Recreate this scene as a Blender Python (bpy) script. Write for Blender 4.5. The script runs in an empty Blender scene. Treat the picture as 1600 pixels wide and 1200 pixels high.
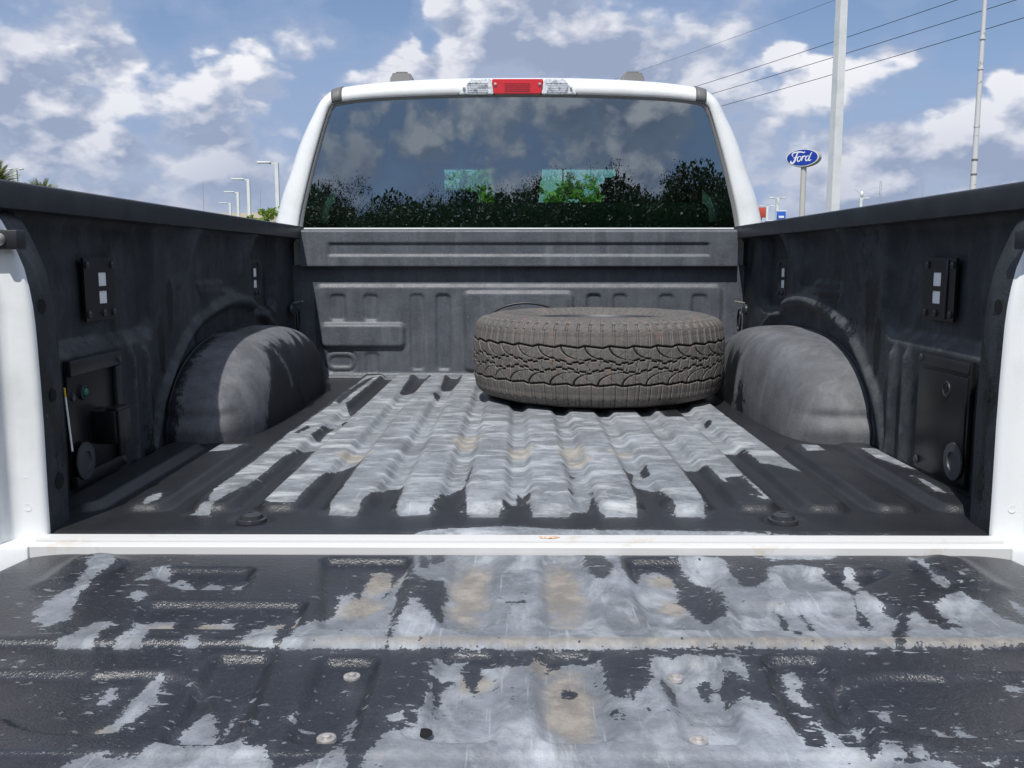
import bpy, bmesh, math, random
import numpy as np
from mathutils import Matrix, Vector
R = math.radians
random.seed(7); rng = np.random.default_rng(7)
S = bpy.context.scene
col = S.collection
# ------------------------------------------------------------------ camera
cam = bpy.data.cameras.new('camera'); co = bpy.data.objects.new('camera', cam); col.objects.link(co)
S.camera = co
cam.sensor_width = 36; cam.lens = 36*1450/1600
cam.clip_start = .02; cam.clip_end = 6000
co.location = (0, -1.467, .442)
co.rotation_euler = (math.pi/2 - math.atan(193/1450), 0, math.atan(10/1450))
S.render.resolution_x, S.render.resolution_y = 1024, 768
S.view_settings.view_transform = 'Standard'; S.view_settings.look = 'None'
S.view_settings.exposure = 0.0; S.view_settings.gamma = 1
# ------------------------------------------------------------------ sun
SUNV = Vector((-.16, -.62, 1)).normalized()      # towards the sun
sd = bpy.data.lights.new('sun', 'SUN'); so = bpy.data.objects.new('sun', sd); col.objects.link(so)
sd.energy = 4.3; sd.angle = R(.6); sd.color = (1, .968, .92)
so.rotation_euler = SUNV.to_track_quat('Z', 'Y').to_euler()
# ------------------------------------------------------------------ world: Nishita sky with cumulus
W = bpy.data.worlds.new('World'); S.world = W; W.use_nodes = True
W.cycles.sampling_method = 'MANUAL'; W.cycles.sample_map_resolution = 256
class NB:
    """small node-tree helper"""
    def __init__(s, tree): s.t = tree; s.n = tree.nodes; s.l = tree.links
    def new(s, typ, **kw):
        n = s.n.new(typ)
        for k, v in kw.items(): setattr(n, k, v)
        return n
    def put(s, sock, v):
        if v is None: return
        if hasattr(v, 'is_output'): s.l.new(v, sock)
        else:
            if hasattr(sock.default_value, '__len__') and not hasattr(v, '__len__'): v = (v,)*len(sock.default_value)
            if hasattr(sock.default_value, '__len__') and len(sock.default_value) == 4 and len(v) == 3: v = (*v, 1)
            sock.default_value = v
    def m(s, op, a, b=None, c=None, clamp=False):
        n = s.new('ShaderNodeMath', operation=op, use_clamp=clamp)
        s.put(n.inputs[0], a); s.put(n.inputs[1], b); s.put(n.inputs[2], c); return n.outputs[0]
    def vm(s, op, a, b=None, scale=None):
        n = s.new('ShaderNodeVectorMath', operation=op)
        s.put(n.inputs[0], a); s.put(n.inputs[1], b)
        if scale is not None: s.put(n.inputs['Scale'], scale)
        return n.outputs['Value'] if op in ('LENGTH', 'DISTANCE', 'DOT_PRODUCT') else n.outputs[0]
    def noise(s, vec, scale, detail=4, rough=.5, dist=0, out='Fac'):
        n = s.new('ShaderNodeTexNoise'); s.put(n.inputs['Vector'], vec)
        n.inputs['Scale'].default_value = scale; n.inputs['Detail'].default_value = detail
        n.inputs['Roughness'].default_value = rough; n.inputs['Distortion'].default_value = dist
        return n.outputs[out]
    def mr(s, v, a, b, c=0, d=1, smooth=False):
        n = s.new('ShaderNodeMapRange', interpolation_type='SMOOTHSTEP' if smooth else 'LINEAR', clamp=True)
        s.put(n.inputs[0], v); s.put(n.inputs[1], a); s.put(n.inputs[2], b); s.put(n.inputs[3], c); s.put(n.inputs[4], d)
        return n.outputs[0]
    def mix(s, f, a, b, blend='MIX'):
        n = s.new('ShaderNodeMix', data_type='RGBA', blend_type=blend)
        s.put(n.inputs[0], f); s.put(n.inputs[6], a); s.put(n.inputs[7], b); return n.outputs[2]
    def mapping(s, vec, scale=(1, 1, 1), rot=(0, 0, 0), loc=(0, 0, 0)):
        n = s.new('ShaderNodeMapping'); s.put(n.inputs[0], vec)
        n.inputs['Location'].default_value = loc; n.inputs['Rotation'].default_value = rot; n.inputs['Scale'].default_value = scale
        return n.outputs[0]
def make_world():
    b = NB(W.node_tree); b.n.clear()
    out = b.new('ShaderNodeOutputWorld'); bg = b.new('ShaderNodeBackground'); bg.inputs[1].default_value = .1
    sky = b.new('ShaderNodeTexSky', sky_type='NISHITA'); sky.sun_disc = False
    sky.sun_elevation = math.asin(SUNV.z); sky.sun_rotation = math.atan2(SUNV.x, SUNV.y)
    sky.air_density = 1.0; sky.dust_density = .6; sky.ozone_density = 2.0
    tc = b.new('ShaderNodeTexCoord'); d = tc.outputs['Generated']
    sep = b.new('ShaderNodeSeparateXYZ'); b.put(sep.inputs[0], d)
    z = sep.outputs[2]
    q = b.mapping(d, scale=(1, 1, 1.7))                       # flatter clouds
    # coverage bias: (azimuth deg from +Y towards +X, elevation deg, radius, amount)
    blobs = CLOUDS
    bias = None
    warp = b.vm('SCALE', b.vm('SUBTRACT', b.noise(q, 9, 4, .6, out='Color'), (.5, .5, .5)), scale=.10)
    qw = b.vm('ADD', q, warp)
    for az, el, r, a in blobs:
        v = (math.sin(R(az))*math.cos(R(el)), math.cos(R(az))*math.cos(R(el)), 1.7*math.sin(R(el)))
        g = b.mr(b.vm('DISTANCE', qw, v), r, 0, 0, a, smooth=True)
        bias = g if bias is None else b.m('ADD', bias, g)
    def dens(vec, fine=True):
        n1 = b.noise(vec, 3.4, 10, .53)
        n2 = b.new('ShaderNodeTexVoronoi', feature='F1'); b.put(n2.inputs['Vector'], b.vm('ADD', vec, b.vm('SCALE', b.noise(vec, 14, 4, .6, out='Color'), scale=.07)))
        n2.inputs['Scale'].default_value = 9; n2.inputs['Detail'].default_value = 2.5; n2.inputs['Roughness'].default_value = .55
        bil = b.m('MULTIPLY', b.m('SUBTRACT', .42, n2.outputs['Distance']), .34)
        return b.m('ADD', b.m('ADD', b.m('MULTIPLY', b.m('SUBTRACT', n1, .5), 1.25), .5), bil)
    d0 = b.m('ADD', dens(q), bias)
    up = b.vm('ADD', q, (-.016, -.004, .030))
    d1 = b.m('ADD', dens(up), bias)
    cover = b.mr(d0, .235, .365, smooth=True)
    veil = b.mr(d0, .05, .32, 0, .75, smooth=True)            # thin bluish cloud haze between the cumulus
    lit = b.mr(b.m('SUBTRACT', d0, d1), -.045, .11)
    lit = b.m('POWER', lit, 1.1)
    thick = b.mr(d0, .27, .48)
    c_sh = b.mix(thick, (4.25, 4.95, 6.5), (3.2, 3.85, 5.4))
    c_li = (9.8, 9.7, 10.0)
    hi = b.mr(z, .0, .20, .25, 1.0)
    puff = b.mr(b.noise(q, 2.2, 2, .5), .38, .56, .45, 1)
    cc = b.mix(b.m('MULTIPLY', b.m('MULTIPLY', lit, hi), puff), c_sh, c_li)
    skyc = b.mix(1, sky.outputs[0], (.80, .90, 1.0), 'MULTIPLY')
    base = b.mix(b.mr(z, .0, .30, .90, .15), skyc, (3.4, 4.3, 6.6))   # thin milky veil towards the horizon
    base = b.mix(veil, base, (3.3, 4.2, 6.2))
    c = b.mix(b.m('MULTIPLY', cover, .92), base, cc)
    below = b.mr(z, -.06, -.005)
    c = b.mix(below, (1.6, 1.6, 1.55), c)
    b.put(bg.inputs[0], c); b.l.new(bg.outputs[0], out.inputs[0])
CLOUDS = [(-25.7, 9.7, 0.14, 0.16), (-26.8, 7.4, 0.102, 0.1), (-23.6, 13.1, 0.112, 0.12), (-22.5, 11.1, 0.065, 0.1), (-12.7, 12.6, 0.07, 0.2), (-8.0, 11.0, 0.088, 0.17), (-11.0, 9.5, 0.065, 0.12), (-15.6, 11.4, 0.074, 0.12), (-17.5, 9.2, 0.084, 0.1), (-16.6, 13.0, 0.047, 0.1), (-3.4, 13.2, 0.093, 0.14), (1.5, 11.8, 0.102, 0.15), (5.7, 11.7, 0.084, 0.16), (10.9, 11.6, 0.112, 0.12), (13.7, 13.6, 0.074, 0.18), (15.2, 11.4, 0.039, 0.26), (17.7, 10.5, 0.032, 0.24), (21.7, 11.2, 0.054, 0.26), (26.5, 9.4, 0.034, 0.22), (23.9, 6.3, 0.088, 0.15), (20.6, 6.3, 0.074, 0.11), (15.7, 6.8, 0.112, 0.1), (-22.4, 6.3, 0.035, 0.2), (-18.6, 6.9, 0.056, 0.15), (-18.0, 5.0, 0.14, 0.1), (-25.7, 4.1, 0.14, 0.06), (27.3, 5.6, 0.084, 0.14), (-5.7, 11.4, 0.056, 0.1), (-0.4, 14.2, 0.056, 0.12), (-20.4, 12.3, 0.056, -0.2), (-19.2, 10.0, 0.056, -0.12), (-21.3, 8.0, 0.065, -0.14), (-8.3, 14.3, 0.051, -0.28), (-5.5, 12.4, 0.028, -0.2), (5.6, 14.5, 0.056, -0.12), (17.9, 12.9, 0.07, -0.26), (23.1, 8.5, 0.112, -0.22), (25.7, 12.2, 0.102, -0.22), (20.6, 13.0, 0.074, -0.2), (19.1, 8.4, 0.056, -0.12), (11.7, 8.7, 0.047, -0.08), (-23.7, 5.5, 0.056, -0.1), (-14.8, 5.4, 0.056, -0.08), (170, 18, 0.3, 0.16), (181, 16, 0.22, 0.12), (158, 24, 0.32, 0.14), (199, 24, 0.28, -0.2), (188, 30, 0.15, -0.12)]
TG_LIGHT=[[(-0.638,-0.066),(-0.614,-0.107),(-0.619,-0.174),(-0.609,-0.234),(-0.6,-0.266),(-0.583,-0.319),(-0.601,-0.344),(-0.623,-0.327),(-0.641,-0.29),(-0.642,-0.235),(-0.631,-0.2),(-0.65,-0.127),(-0.657,-0.077)],[(-0.565,-0.4),(-0.559,-0.381),(-0.542,-0.347),(-0.543,-0.333),(-0.529,-0.329),(-0.521,-0.347),(-0.528,-0.361),(-0.518,-0.4)],[(-0.487,-0.399),(-0.488,-0.36),(-0.481,-0.345),(-0.468,-0.343),(-0.456,-0.399)],[(-0.491,-0.34),(-0.495,-0.319),(-0.471,-0.307),(-0.448,-0.311),(-0.445,-0.332),(-0.447,-0.343)],[(-0.414,-0.343),(-0.414,-0.318),(-0.37,-0.31),(-0.36,-0.342)],[(-0.499,-0.195),(-0.508,-0.164),(-0.501,-0.14),(-0.474,-0.173),(-0.458,-0.199)],[(-0.341,-0.389),(-0.335,-0.352),(-0.305,-0.345),(-0.298,-0.372),(-0.294,-0.398),(-0.331,-0.395)],[(-0.289,-0.398),(-0.278,-0.345),(-0.238,-0.272),(-0.209,-0.397)],[(-0.455,-0.199),(-0.447,-0.168),(-0.429,-0.177),(-0.428,-0.199)],[(-0.416,-0.199),(-0.41,-0.177),(-0.398,-0.168),(-0.394,-0.199)],[(-0.331,-0.339),(-0.326,-0.317),(-0.304,-0.317),(-0.306,-0.342)],[(-0.407,-0.392),(-0.406,-0.38),(-0.393,-0.373),(-0.386,-0.392),(-0.393,-0.402)],[(-0.538,-0.242),(-0.536,-0.217),(-0.515,-0.225),(-0.517,-0.25)],[(-0.29,-0.328),(-0.293,-0.295),(-0.282,-0.302),(-0.286,-0.324)],[(-0.554,-0.173),(-0.551,-0.117),(-0.532,-0.107),(-0.511,-0.155),(-0.535,-0.173)],[(-0.409,-0.464),(-0.4,-0.491),(-0.393,-0.522),(-0.397,-0.556),(-0.408,-0.583),(-0.425,-0.594),(-0.426,-0.581),(-0.417,-0.551),(-0.418,-0.527),(-0.415,-0.507),(-0.412,-0.486),(-0.418,-0.47)],[(-0.336,-0.615),(-0.342,-0.591),(-0.337,-0.565),(-0.331,-0.536),(-0.321,-0.546),(-0.311,-0.569),(-0.302,-0.591),(-0.303,-0.612),(-0.317,-0.621)],[(-0.296,-0.531),(-0.296,-0.569),(-0.292,-0.6),(-0.272,-0.595),(-0.268,-0.616),(-0.243,-0.624),(-0.234,-0.644),(-0.22,-0.673),(-0.221,-0.708),(-0.427,-0.709),(-0.429,-0.675),(-0.428,-0.653),(-0.416,-0.639),(-0.363,-0.641),(-0.354,-0.621),(-0.344,-0.615),(-0.325,-0.621),(-0.296,-0.62),(-0.297,-0.591),(-0.298,-0.56)],[(-0.211,-0.708),(-0.212,-0.673),(-0.203,-0.647),(-0.167,-0.624),(-0.152,-0.707)],[(-0.453,-0.522),(-0.457,-0.492),(-0.447,-0.489),(-0.441,-0.512),(-0.439,-0.532)],[(-0.234,-0.569),(-0.231,-0.555),(-0.227,-0.573),(-0.229,-0.582)],[(-0.594,-0.437),(-0.585,-0.425),(-0.578,-0.434),(-0.578,-0.448)],[(-0.256,-0.207),(-0.234,-0.198),(-0.219,-0.232),(-0.22,-0.153),(-0.22,-0.109),(-0.191,-0.109),(-0.187,-0.171),(-0.189,-0.215),(-0.167,-0.089),(-0.169,-0.206),(-0.167,-0.287),(-0.163,-0.378),(-0.16,-0.397),(-0.219,-0.398)],[(-0.159,-0.397),(-0.154,-0.302),(-0.151,-0.256),(-0.146,-0.206),(-0.133,-0.17),(-0.155,-0.143),(-0.166,-0.042),(0.101,-0.04),(0.159,-0.039),(0.168,-0.159),(0.191,-0.102),(0.217,-0.102),(0.23,-0.14),(0.233,-0.229),(0.203,-0.398)],[(-0.105,-0.456),(-0.098,-0.421),(-0.061,-0.415),(-0.064,-0.445),(-0.052,-0.497),(-0.045,-0.494),(-0.042,-0.433),(-0.027,-0.433),(-0.01,-0.45),(0.012,-0.444),(0.023,-0.414),(0.033,-0.414),(0.035,-0.444),(0.053,-0.42),(0.096,-0.42),(0.1,-0.477),(0.1,-0.509),(0.114,-0.524),(0.123,-0.488),(0.132,-0.508),(0.148,-0.477),(0.156,-0.42),(0.2,-0.413),(0.148,-0.706),(-0.155,-0.708),(-0.15,-0.673),(-0.145,-0.643),(-0.133,-0.603),(-0.106,-0.577),(-0.099,-0.52),(-0.099,-0.473)],[(-0.134,-0.572),(-0.133,-0.554),(-0.118,-0.549),(-0.115,-0.572),(-0.13,-0.575)],[(-0.178,-0.607),(-0.17,-0.559),(-0.163,-0.564),(-0.169,-0.603),(-0.172,-0.62)],[(-0.154,-0.206),(-0.143,-0.197),(-0.138,-0.223),(-0.149,-0.223)],[(-0.191,-0.5),(-0.185,-0.49),(-0.181,-0.495),(-0.187,-0.505)],[(0.254,-0.039),(0.279,-0.05),(0.321,-0.071),(0.313,-0.149),(0.329,-0.177),(0.339,-0.186),(0.362,-0.167),(0.377,-0.111),(0.393,-0.101),(0.432,-0.1),(0.458,-0.11),(0.458,-0.158),(0.47,-0.193),(0.461,-0.236),(0.442,-0.313),(0.448,-0.334),(0.467,-0.341),(0.457,-0.394),(0.193,-0.395)],[(0.493,-0.11),(0.506,-0.11),(0.495,-0.176),(0.486,-0.193),(0.473,-0.185),(0.474,-0.158)],[(0.479,-0.202),(0.494,-0.21),(0.495,-0.305),(0.481,-0.334),(0.451,-0.334),(0.459,-0.283),(0.461,-0.244)],[(0.61,-0.053),(0.619,-0.079),(0.618,-0.147),(0.624,-0.175),(0.606,-0.201),(0.599,-0.184),(0.609,-0.119)],[(0.565,-0.259),(0.592,-0.227),(0.623,-0.21),(0.63,-0.251),(0.628,-0.311),(0.644,-0.333),(0.622,-0.392),(0.469,-0.393),(0.512,-0.298),(0.526,-0.29),(0.528,-0.319),(0.537,-0.347),(0.556,-0.34),(0.551,-0.297)],[(0.642,-0.142),(0.656,-0.147),(0.642,-0.17)],[(0.673,-0.234),(0.675,-0.274),(0.663,-0.297),(0.662,-0.266)],[(0.38,-0.049),(0.503,-0.043),(0.488,-0.069),(0.388,-0.07)],[(0.191,-0.408),(0.266,-0.413),(0.267,-0.46),(0.256,-0.477),(0.239,-0.455),(0.227,-0.488),(0.222,-0.524),(0.245,-0.523),(0.264,-0.538),(0.266,-0.561),(0.283,-0.579),(0.285,-0.613),(0.298,-0.637),(0.333,-0.641),(0.377,-0.64),(0.406,-0.64),(0.421,-0.663),(0.418,-0.704),(0.14,-0.706)],[(0.302,-0.443),(0.321,-0.434),(0.33,-0.454),(0.323,-0.476),(0.312,-0.482),(0.317,-0.518),(0.306,-0.518),(0.299,-0.492),(0.297,-0.465)],[(0.305,-0.556),(0.317,-0.547),(0.318,-0.57),(0.324,-0.592),(0.33,-0.633),(0.333,-0.641),(0.298,-0.637),(0.29,-0.625),(0.304,-0.613),(0.312,-0.583)],[(0.354,-0.613),(0.365,-0.617),(0.373,-0.637),(0.343,-0.641)],[(0.378,-0.625),(0.389,-0.619),(0.391,-0.632),(0.384,-0.64),(0.374,-0.637)],[(0.422,-0.576),(0.431,-0.58),(0.437,-0.595),(0.422,-0.596)],[(0.448,-0.569),(0.458,-0.591),(0.447,-0.591),(0.443,-0.582)],[(0.384,-0.535),(0.392,-0.537),(0.389,-0.56),(0.381,-0.554)],[(0.434,-0.64),(0.456,-0.636),(0.458,-0.647),(0.44,-0.651)],[(0.349,-0.532),(0.349,-0.551),(0.348,-0.583),(0.341,-0.596),(0.341,-0.574)],[(0.548,-0.475),(0.56,-0.48),(0.553,-0.488),(0.546,-0.483)],[(0.485,-0.589),(0.495,-0.589),(0.49,-0.595)],[(0.347,-0.451),(0.354,-0.451),(0.35,-0.462),(0.344,-0.462)]]
TG_DARK=[[(0.104,-0.051),(0.133,-0.061),(0.146,-0.102),(0.128,-0.155),(0.112,-0.155),(0.104,-0.102)],[(0.161,-0.05),(0.181,-0.131),(0.174,-0.159),(0.163,-0.15),(0.158,-0.112)],[(-0.146,-0.206),(-0.133,-0.17),(-0.105,-0.175),(-0.098,-0.222),(-0.101,-0.316),(-0.123,-0.279),(-0.134,-0.247),(-0.151,-0.231)],[(-0.097,-0.467),(-0.075,-0.47),(-0.085,-0.494),(-0.084,-0.53),(-0.087,-0.547),(-0.091,-0.544)],[(-0.155,-0.052),(-0.144,-0.063),(-0.139,-0.114),(-0.145,-0.114)],[(-0.135,-0.052),(-0.117,-0.057),(-0.115,-0.084),(-0.131,-0.094)],[(0.048,-0.496),(0.055,-0.487),(0.066,-0.496),(0.061,-0.506),(0.054,-0.506)],[(0.097,-0.552),(0.105,-0.548),(0.105,-0.555),(0.099,-0.557)],[(0.103,-0.562),(0.109,-0.561),(0.108,-0.567),(0.104,-0.567)],[(0.135,-0.538),(0.138,-0.536),(0.142,-0.547),(0.136,-0.55)],[(0.125,-0.493),(0.134,-0.498),(0.123,-0.528),(0.121,-0.519)],[(0.164,-0.474),(0.173,-0.487),(0.169,-0.552),(0.165,-0.547),(0.164,-0.513)],[(-0.017,-0.259),(-0.012,-0.255),(0.009,-0.25),(0.01,-0.261),(-0.012,-0.264)],[(-0.016,-0.519),(-0.007,-0.514),(0.006,-0.52),(-0.007,-0.524)],[(0.245,-0.092),(0.258,-0.159),(0.275,-0.168),(0.288,-0.237),(0.272,-0.307),(0.24,-0.299),(0.225,-0.245),(0.22,-0.237)],[(0.327,-0.06),(0.371,-0.06),(0.38,-0.101),(0.359,-0.167),(0.325,-0.194),(0.321,-0.159)],[(0.201,-0.466),(0.214,-0.46),(0.218,-0.477),(0.209,-0.509),(0.201,-0.488)],[(0.347,-0.276),(0.352,-0.28),(0.345,-0.335),(0.353,-0.348),(0.349,-0.365),(0.34,-0.342)],[(0.377,-0.272),(0.38,-0.28),(0.379,-0.338),(0.373,-0.34)]]
FL_LIGHT=[[(-0.579,0.109),(-0.559,0.155),(-0.571,0.202),(-0.574,0.306),(-0.57,0.445),(-0.57,0.582),(-0.574,0.826),(-0.563,1.214),(-0.569,1.976),(-0.201,2.155),(-0.007,2.156),(-0.003,0.174),(-0.028,0.174),(-0.034,0.098),(-0.091,0.113),(-0.104,0.31),(-0.145,0.222),(-0.156,0.112),(-0.206,0.104),(-0.217,0.126),(-0.222,0.3),(-0.251,0.29),(-0.277,0.204),(-0.284,0.104),(-0.336,0.111),(-0.337,0.308),(-0.34,0.536),(-0.377,0.446),(-0.393,0.365),(-0.399,0.271),(-0.4,0.148),(-0.444,0.148),(-0.462,0.171),(-0.465,0.364),(-0.474,0.582),(-0.475,0.658),(-0.511,0.632),(-0.519,0.467),(-0.516,0.383),(-0.52,0.271),(-0.537,0.202),(-0.544,0.109)],[(-0.194,2.155),(0.176,2.157),(0.705,2.161),(0.58,1.329),(0.578,1.162),(0.583,0.692),(0.581,0.391),(0.539,0.453),(0.516,0.474),(0.516,0.614),(0.465,0.638),(0.453,0.37),(0.456,0.177),(0.439,0.161),(0.435,0.26),(0.4,0.313),(0.397,0.452),(0.342,0.462),(0.336,0.208),(0.327,0.101),(0.272,0.101),(0.278,0.16),(0.266,0.241),(0.251,0.285),(0.224,0.312),(0.239,0.429),(0.218,0.45),(0.22,0.349),(0.216,0.176),(0.206,0.1),(0.152,0.1),(0.144,0.144),(0.137,0.258),(0.14,0.241),(0.123,0.129),(0.095,0.129),(0.09,0.099),(0.027,0.099),(0.02,0.159),(0.0,0.257),(-0.004,0.174),(-0.028,0.174),(-0.035,0.098),(-0.085,0.098)],[(0.662,0.681),(0.71,0.669),(0.711,0.602),(0.713,0.528),(0.706,0.613),(0.657,0.602)],[(0.787,0.636),(0.838,0.625),(0.845,0.47),(0.83,0.396),(0.804,0.432),(0.783,0.529)],[(0.79,0.353),(0.801,0.328),(0.794,0.219),(0.779,0.234)],[(-0.717,0.603),(-0.721,0.668),(-0.644,0.669),(-0.656,0.603),(-0.71,0.582)],[(-0.671,0.14),(-0.676,0.18),(-0.663,0.215),(-0.65,0.167),(-0.662,0.134)],[(-0.198,0.0),(-0.117,0.03),(-0.01,0.046),(0.096,0.024),(0.202,0.025),(0.328,0.022),(0.491,0.005),(0.614,0.001),(-0.322,-0.006)]]
FL_DARK=[[(-0.518,1.976),(-0.46,1.977),(-0.46,1.437),(-0.477,1.135),(-0.52,1.299)],[(-0.405,2.011),(-0.329,2.011),(-0.34,1.643),(-0.387,1.537)],[(-0.278,2.012),(-0.21,2.012),(-0.211,1.758),(-0.228,1.672),(-0.264,1.644)],[(-0.562,1.343),(-0.568,1.485),(-0.553,1.878),(-0.532,1.956),(-0.54,1.485),(-0.54,1.299)],[(-0.516,0.796),(-0.512,0.937),(-0.486,0.954),(-0.493,0.873),(-0.488,0.767)],[(-0.564,0.811),(-0.55,0.921),(-0.537,0.888),(-0.547,0.811)],[(-0.277,1.538),(-0.255,1.538),(-0.254,1.439),(-0.266,1.448)],[(-0.108,0.367),(-0.098,0.452),(-0.096,0.407),(-0.098,0.31)],[(0.408,0.332),(0.448,0.351),(0.448,0.193),(0.419,0.209),(0.405,0.26)],[(0.254,0.44),(0.271,0.461),(0.266,0.379),(0.256,0.389)],[(0.503,1.013),(0.522,1.013),(0.511,0.961),(0.496,0.961)],[(0.011,0.24),(0.021,0.243),(0.021,0.198),(0.015,0.193)],[(0.1,0.408),(0.118,0.398),(0.109,0.368)],[(0.094,0.257),(0.107,0.257),(0.1,0.22)],[(0.404,1.2),(0.463,1.242),(0.471,1.066),(0.409,1.066)]]
make_world()
# ------------------------------------------------------------------ materials
def simple(name, colr, rough=.5, metal=0, coat=0, bump=None, var=None, spec=.5, trans=0):
    m = bpy.data.materials.new(name); m.use_nodes = True; b = NB(m.node_tree)
    p = b.n['Principled BSDF']; p.inputs['Base Color'].default_value = (*colr, 1)
    p.inputs['Roughness'].default_value = rough; p.inputs['Metallic'].default_value = metal
    p.inputs['Coat Weight'].default_value = coat; p.inputs['Coat Roughness'].default_value = .05
    p.inputs['Specular IOR Level'].default_value = spec; p.inputs['Transmission Weight'].default_value = trans
    tc = b.new('ShaderNodeTexCoord').outputs['Object']
    if var:      # (colour2, scale, lo, hi)
        f = b.mr(b.noise(tc, var[1], 6, .62), var[2], var[3])
        b.put(p.inputs['Base Color'], b.mix(f, colr, var[0]))
    if bump:     # (scale, strength, distance)
        bn = b.new('ShaderNodeBump'); bn.inputs['Strength'].default_value = bump[1]; bn.inputs['Distance'].default_value = bump[2]
        b.put(bn.inputs['Height'], b.noise(tc, bump[0], 3, .6)); b.put(p.inputs['Normal'], bn.outputs[0])
    return m
def liner_mat(name, dark, light, attr=True, thr=.5, nscale=9, stretch=(1, 1, 1), edge=.004, amp=.05, scuff=None, drough=.42, lrough=.62,
              speck=.0, tan=None, tex=.35, mott=(.6, 1.25), dust=None, scr=0, spec=.5, tanlo=(.30, .75)):
    """sprayed bed liner: wet / dry (or clean / dusty) patches with crisp ragged edges on a pebbled skin"""
    m = bpy.data.materials.new(name); m.use_nodes = True; b = NB(m.node_tree); p = b.n['Principled BSDF']
    tc = b.new('ShaderNodeTexCoord').outputs['Object']
    st = b.mapping(tc, scale=stretch)
    if attr:
        w = b.new('ShaderNodeAttribute', attribute_name='wear').outputs['Fac']
        n1 = b.m('SUBTRACT', b.noise(st, nscale, 6, .68), .5)
        v = b.m('ADD', w, b.m('MULTIPLY', n1, amp))
        n3 = b.m('SUBTRACT', b.noise(st, nscale*7, 4, .6), .5)
        v = b.m('ADD', v, b.m('MULTIPLY', n3, amp*.75))
        n4 = b.m('SUBTRACT', b.noise(st, nscale*22, 3, .6), .5)
        v = b.m('ADD', v, b.m('MULTIPLY', n4, amp*.5))
        f = b.mr(v, 0, edge)
        if speck:
            s1 = b.mr(b.noise(b.mapping(st, rot=(0, 0, .6), scale=(.6, 1.5, 1)), 70, 4, .6), .635, .645)
            near = b.mr(v, -speck, -speck*.3)
            f = b.m('MAXIMUM', f, b.m('MULTIPLY', s1, near))
            s2 = b.mr(b.noise(b.mapping(st, loc=(3, 1, 2)), 85, 3, .5), .70, .705)
            f = b.m('MULTIPLY', f, b.m('SUBTRACT', 1, b.m('MULTIPLY', s2, b.mr(v, speck, speck*.2))))
    else:
        f = b.mr(b.noise(st, nscale, 7, .66), thr, thr+edge)
    mo = b.noise(tc, 14, 6, .62); mo2 = b.noise(tc, 160, 3, .6)
    mo3 = b.noise(b.mapping(tc, loc=(5, 2, 1)), 42, 5, .7, .4)
    li = b.mix(b.mr(b.m('ADD', b.m('MULTIPLY', mo, .6), b.m('MULTIPLY', mo3, .4)), .40, .60), tuple(c*mott[0] for c in light), tuple(c*mott[1] for c in light))
    li = b.mix(b.mr(mo2, .35, .72, 0, .35), li, tuple(min(1, c*1.5) for c in light))
    mo4 = b.noise(b.mapping(tc, loc=(9, 7, 1)), 5, 4, .6)
    li = b.mix(b.mr(mo4, .60, .40, 0, .55), li, tuple(c*.55 for c in light))
    if scr:      # fine scratches in two directions
        for rz in (.5, -.9):
            sc_ = b.noise(b.mapping(tc, scale=(150, 5, 20), rot=(0, 0, rz)), 1, 3, .6)
            li = b.mix(b.mr(sc_, .66, .72, 0, scr), li, tuple(min(1, c*2.0) for c in light))
    if scuff:    # (stretch, colour, amount): pale brushed scuff marks
        sn = b.noise(b.mapping(tc, scale=scuff[0], rot=(0, 0, .15)), 1, 7, .66, .6)
        li = b.mix(b.mr(sn, .50, .72, 0, scuff[2]), li, scuff[1])
    if tan is not None:
        tv = b.new('ShaderNodeAttribute', attribute_name='tan').outputs['Fac']
        tn = b.noise(tc, 26, 7, .72)
        li = b.mix(b.mr(b.m('ADD', tv, b.m('MULTIPLY', b.m('SUBTRACT', tn, .5), 1.6)), tanlo[0], tanlo[1], 0, .85), li, b.mix(b.mr(tn, .62, .45), tan, tuple(c*.62 for c in tan)))
    da = b.mix(b.mr(mo, .35, .7), dark, tuple(c*1.6 for c in dark))
    da = b.mix(b.mr(mo2, .5, .8, 0, .5), da, tuple(c*2.6 for c in dark))
    if dust: # droplets / flecks
        fl = b.mr(b.noise(tc, dust[0], 2, .5), dust[1], dust[1]+.02)
        da = b.mix(b.m('MULTIPLY', fl, dust[3]), da, dust[2])
    if attr:     # thin film of dust fading out round the dry patches
        halo = b.mr(b.m('ADD', v, b.m('MULTIPLY', b.m('SUBTRACT', mo3, .5), .05)), -.016, .0, 0, .07)
        da = b.mix(halo, da, li)
        li = b.mix(b.mr(b.m('ADD', v, b.m('MULTIPLY', b.m('SUBTRACT', mo, .5), .06)), -.0+.018, .0, 0, .18), li, tuple(c*.45 for c in light))
    b.put(p.inputs['Base Color'], b.mix(f, da, li))
    b.put(p.inputs['Roughness'], b.mr(f, 0, 1, drough, lrough))
    p.inputs['Specular IOR Level'].default_value = spec
    h = b.m('ADD', b.noise(tc, 330, 3, .6), b.m('MULTIPLY', b.noise(tc, 110, 2, .5), .8))
    bn = b.new('ShaderNodeBump'); bn.inputs['Strength'].default_value = tex; bn.inputs['Distance'].default_value = .0022
    b.put(bn.inputs['Height'], h); b.put(p.inputs['Normal'], bn.outputs[0])
    return m
WHITE = simple('white_paint', (.80, .82, .82), .28, coat=.5, var=((.66, .68, .67), 7, .48, .8))
SILLW = simple('worn_white_paint', (.60, .60, .59), .55, var=((.52, .44, .33), 16, .60, .80))
BLACKP = simple('black_plastic', (.014, .015, .018), .42, bump=(300, .3, .0006), var=((.035, .036, .04), 9, .45, .8))
RAILP = simple('black_rail_plastic', (.012, .013, .016), .40, bump=(350, .25, .0006), var=((.032, .034, .038), 14, .45, .75))
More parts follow.
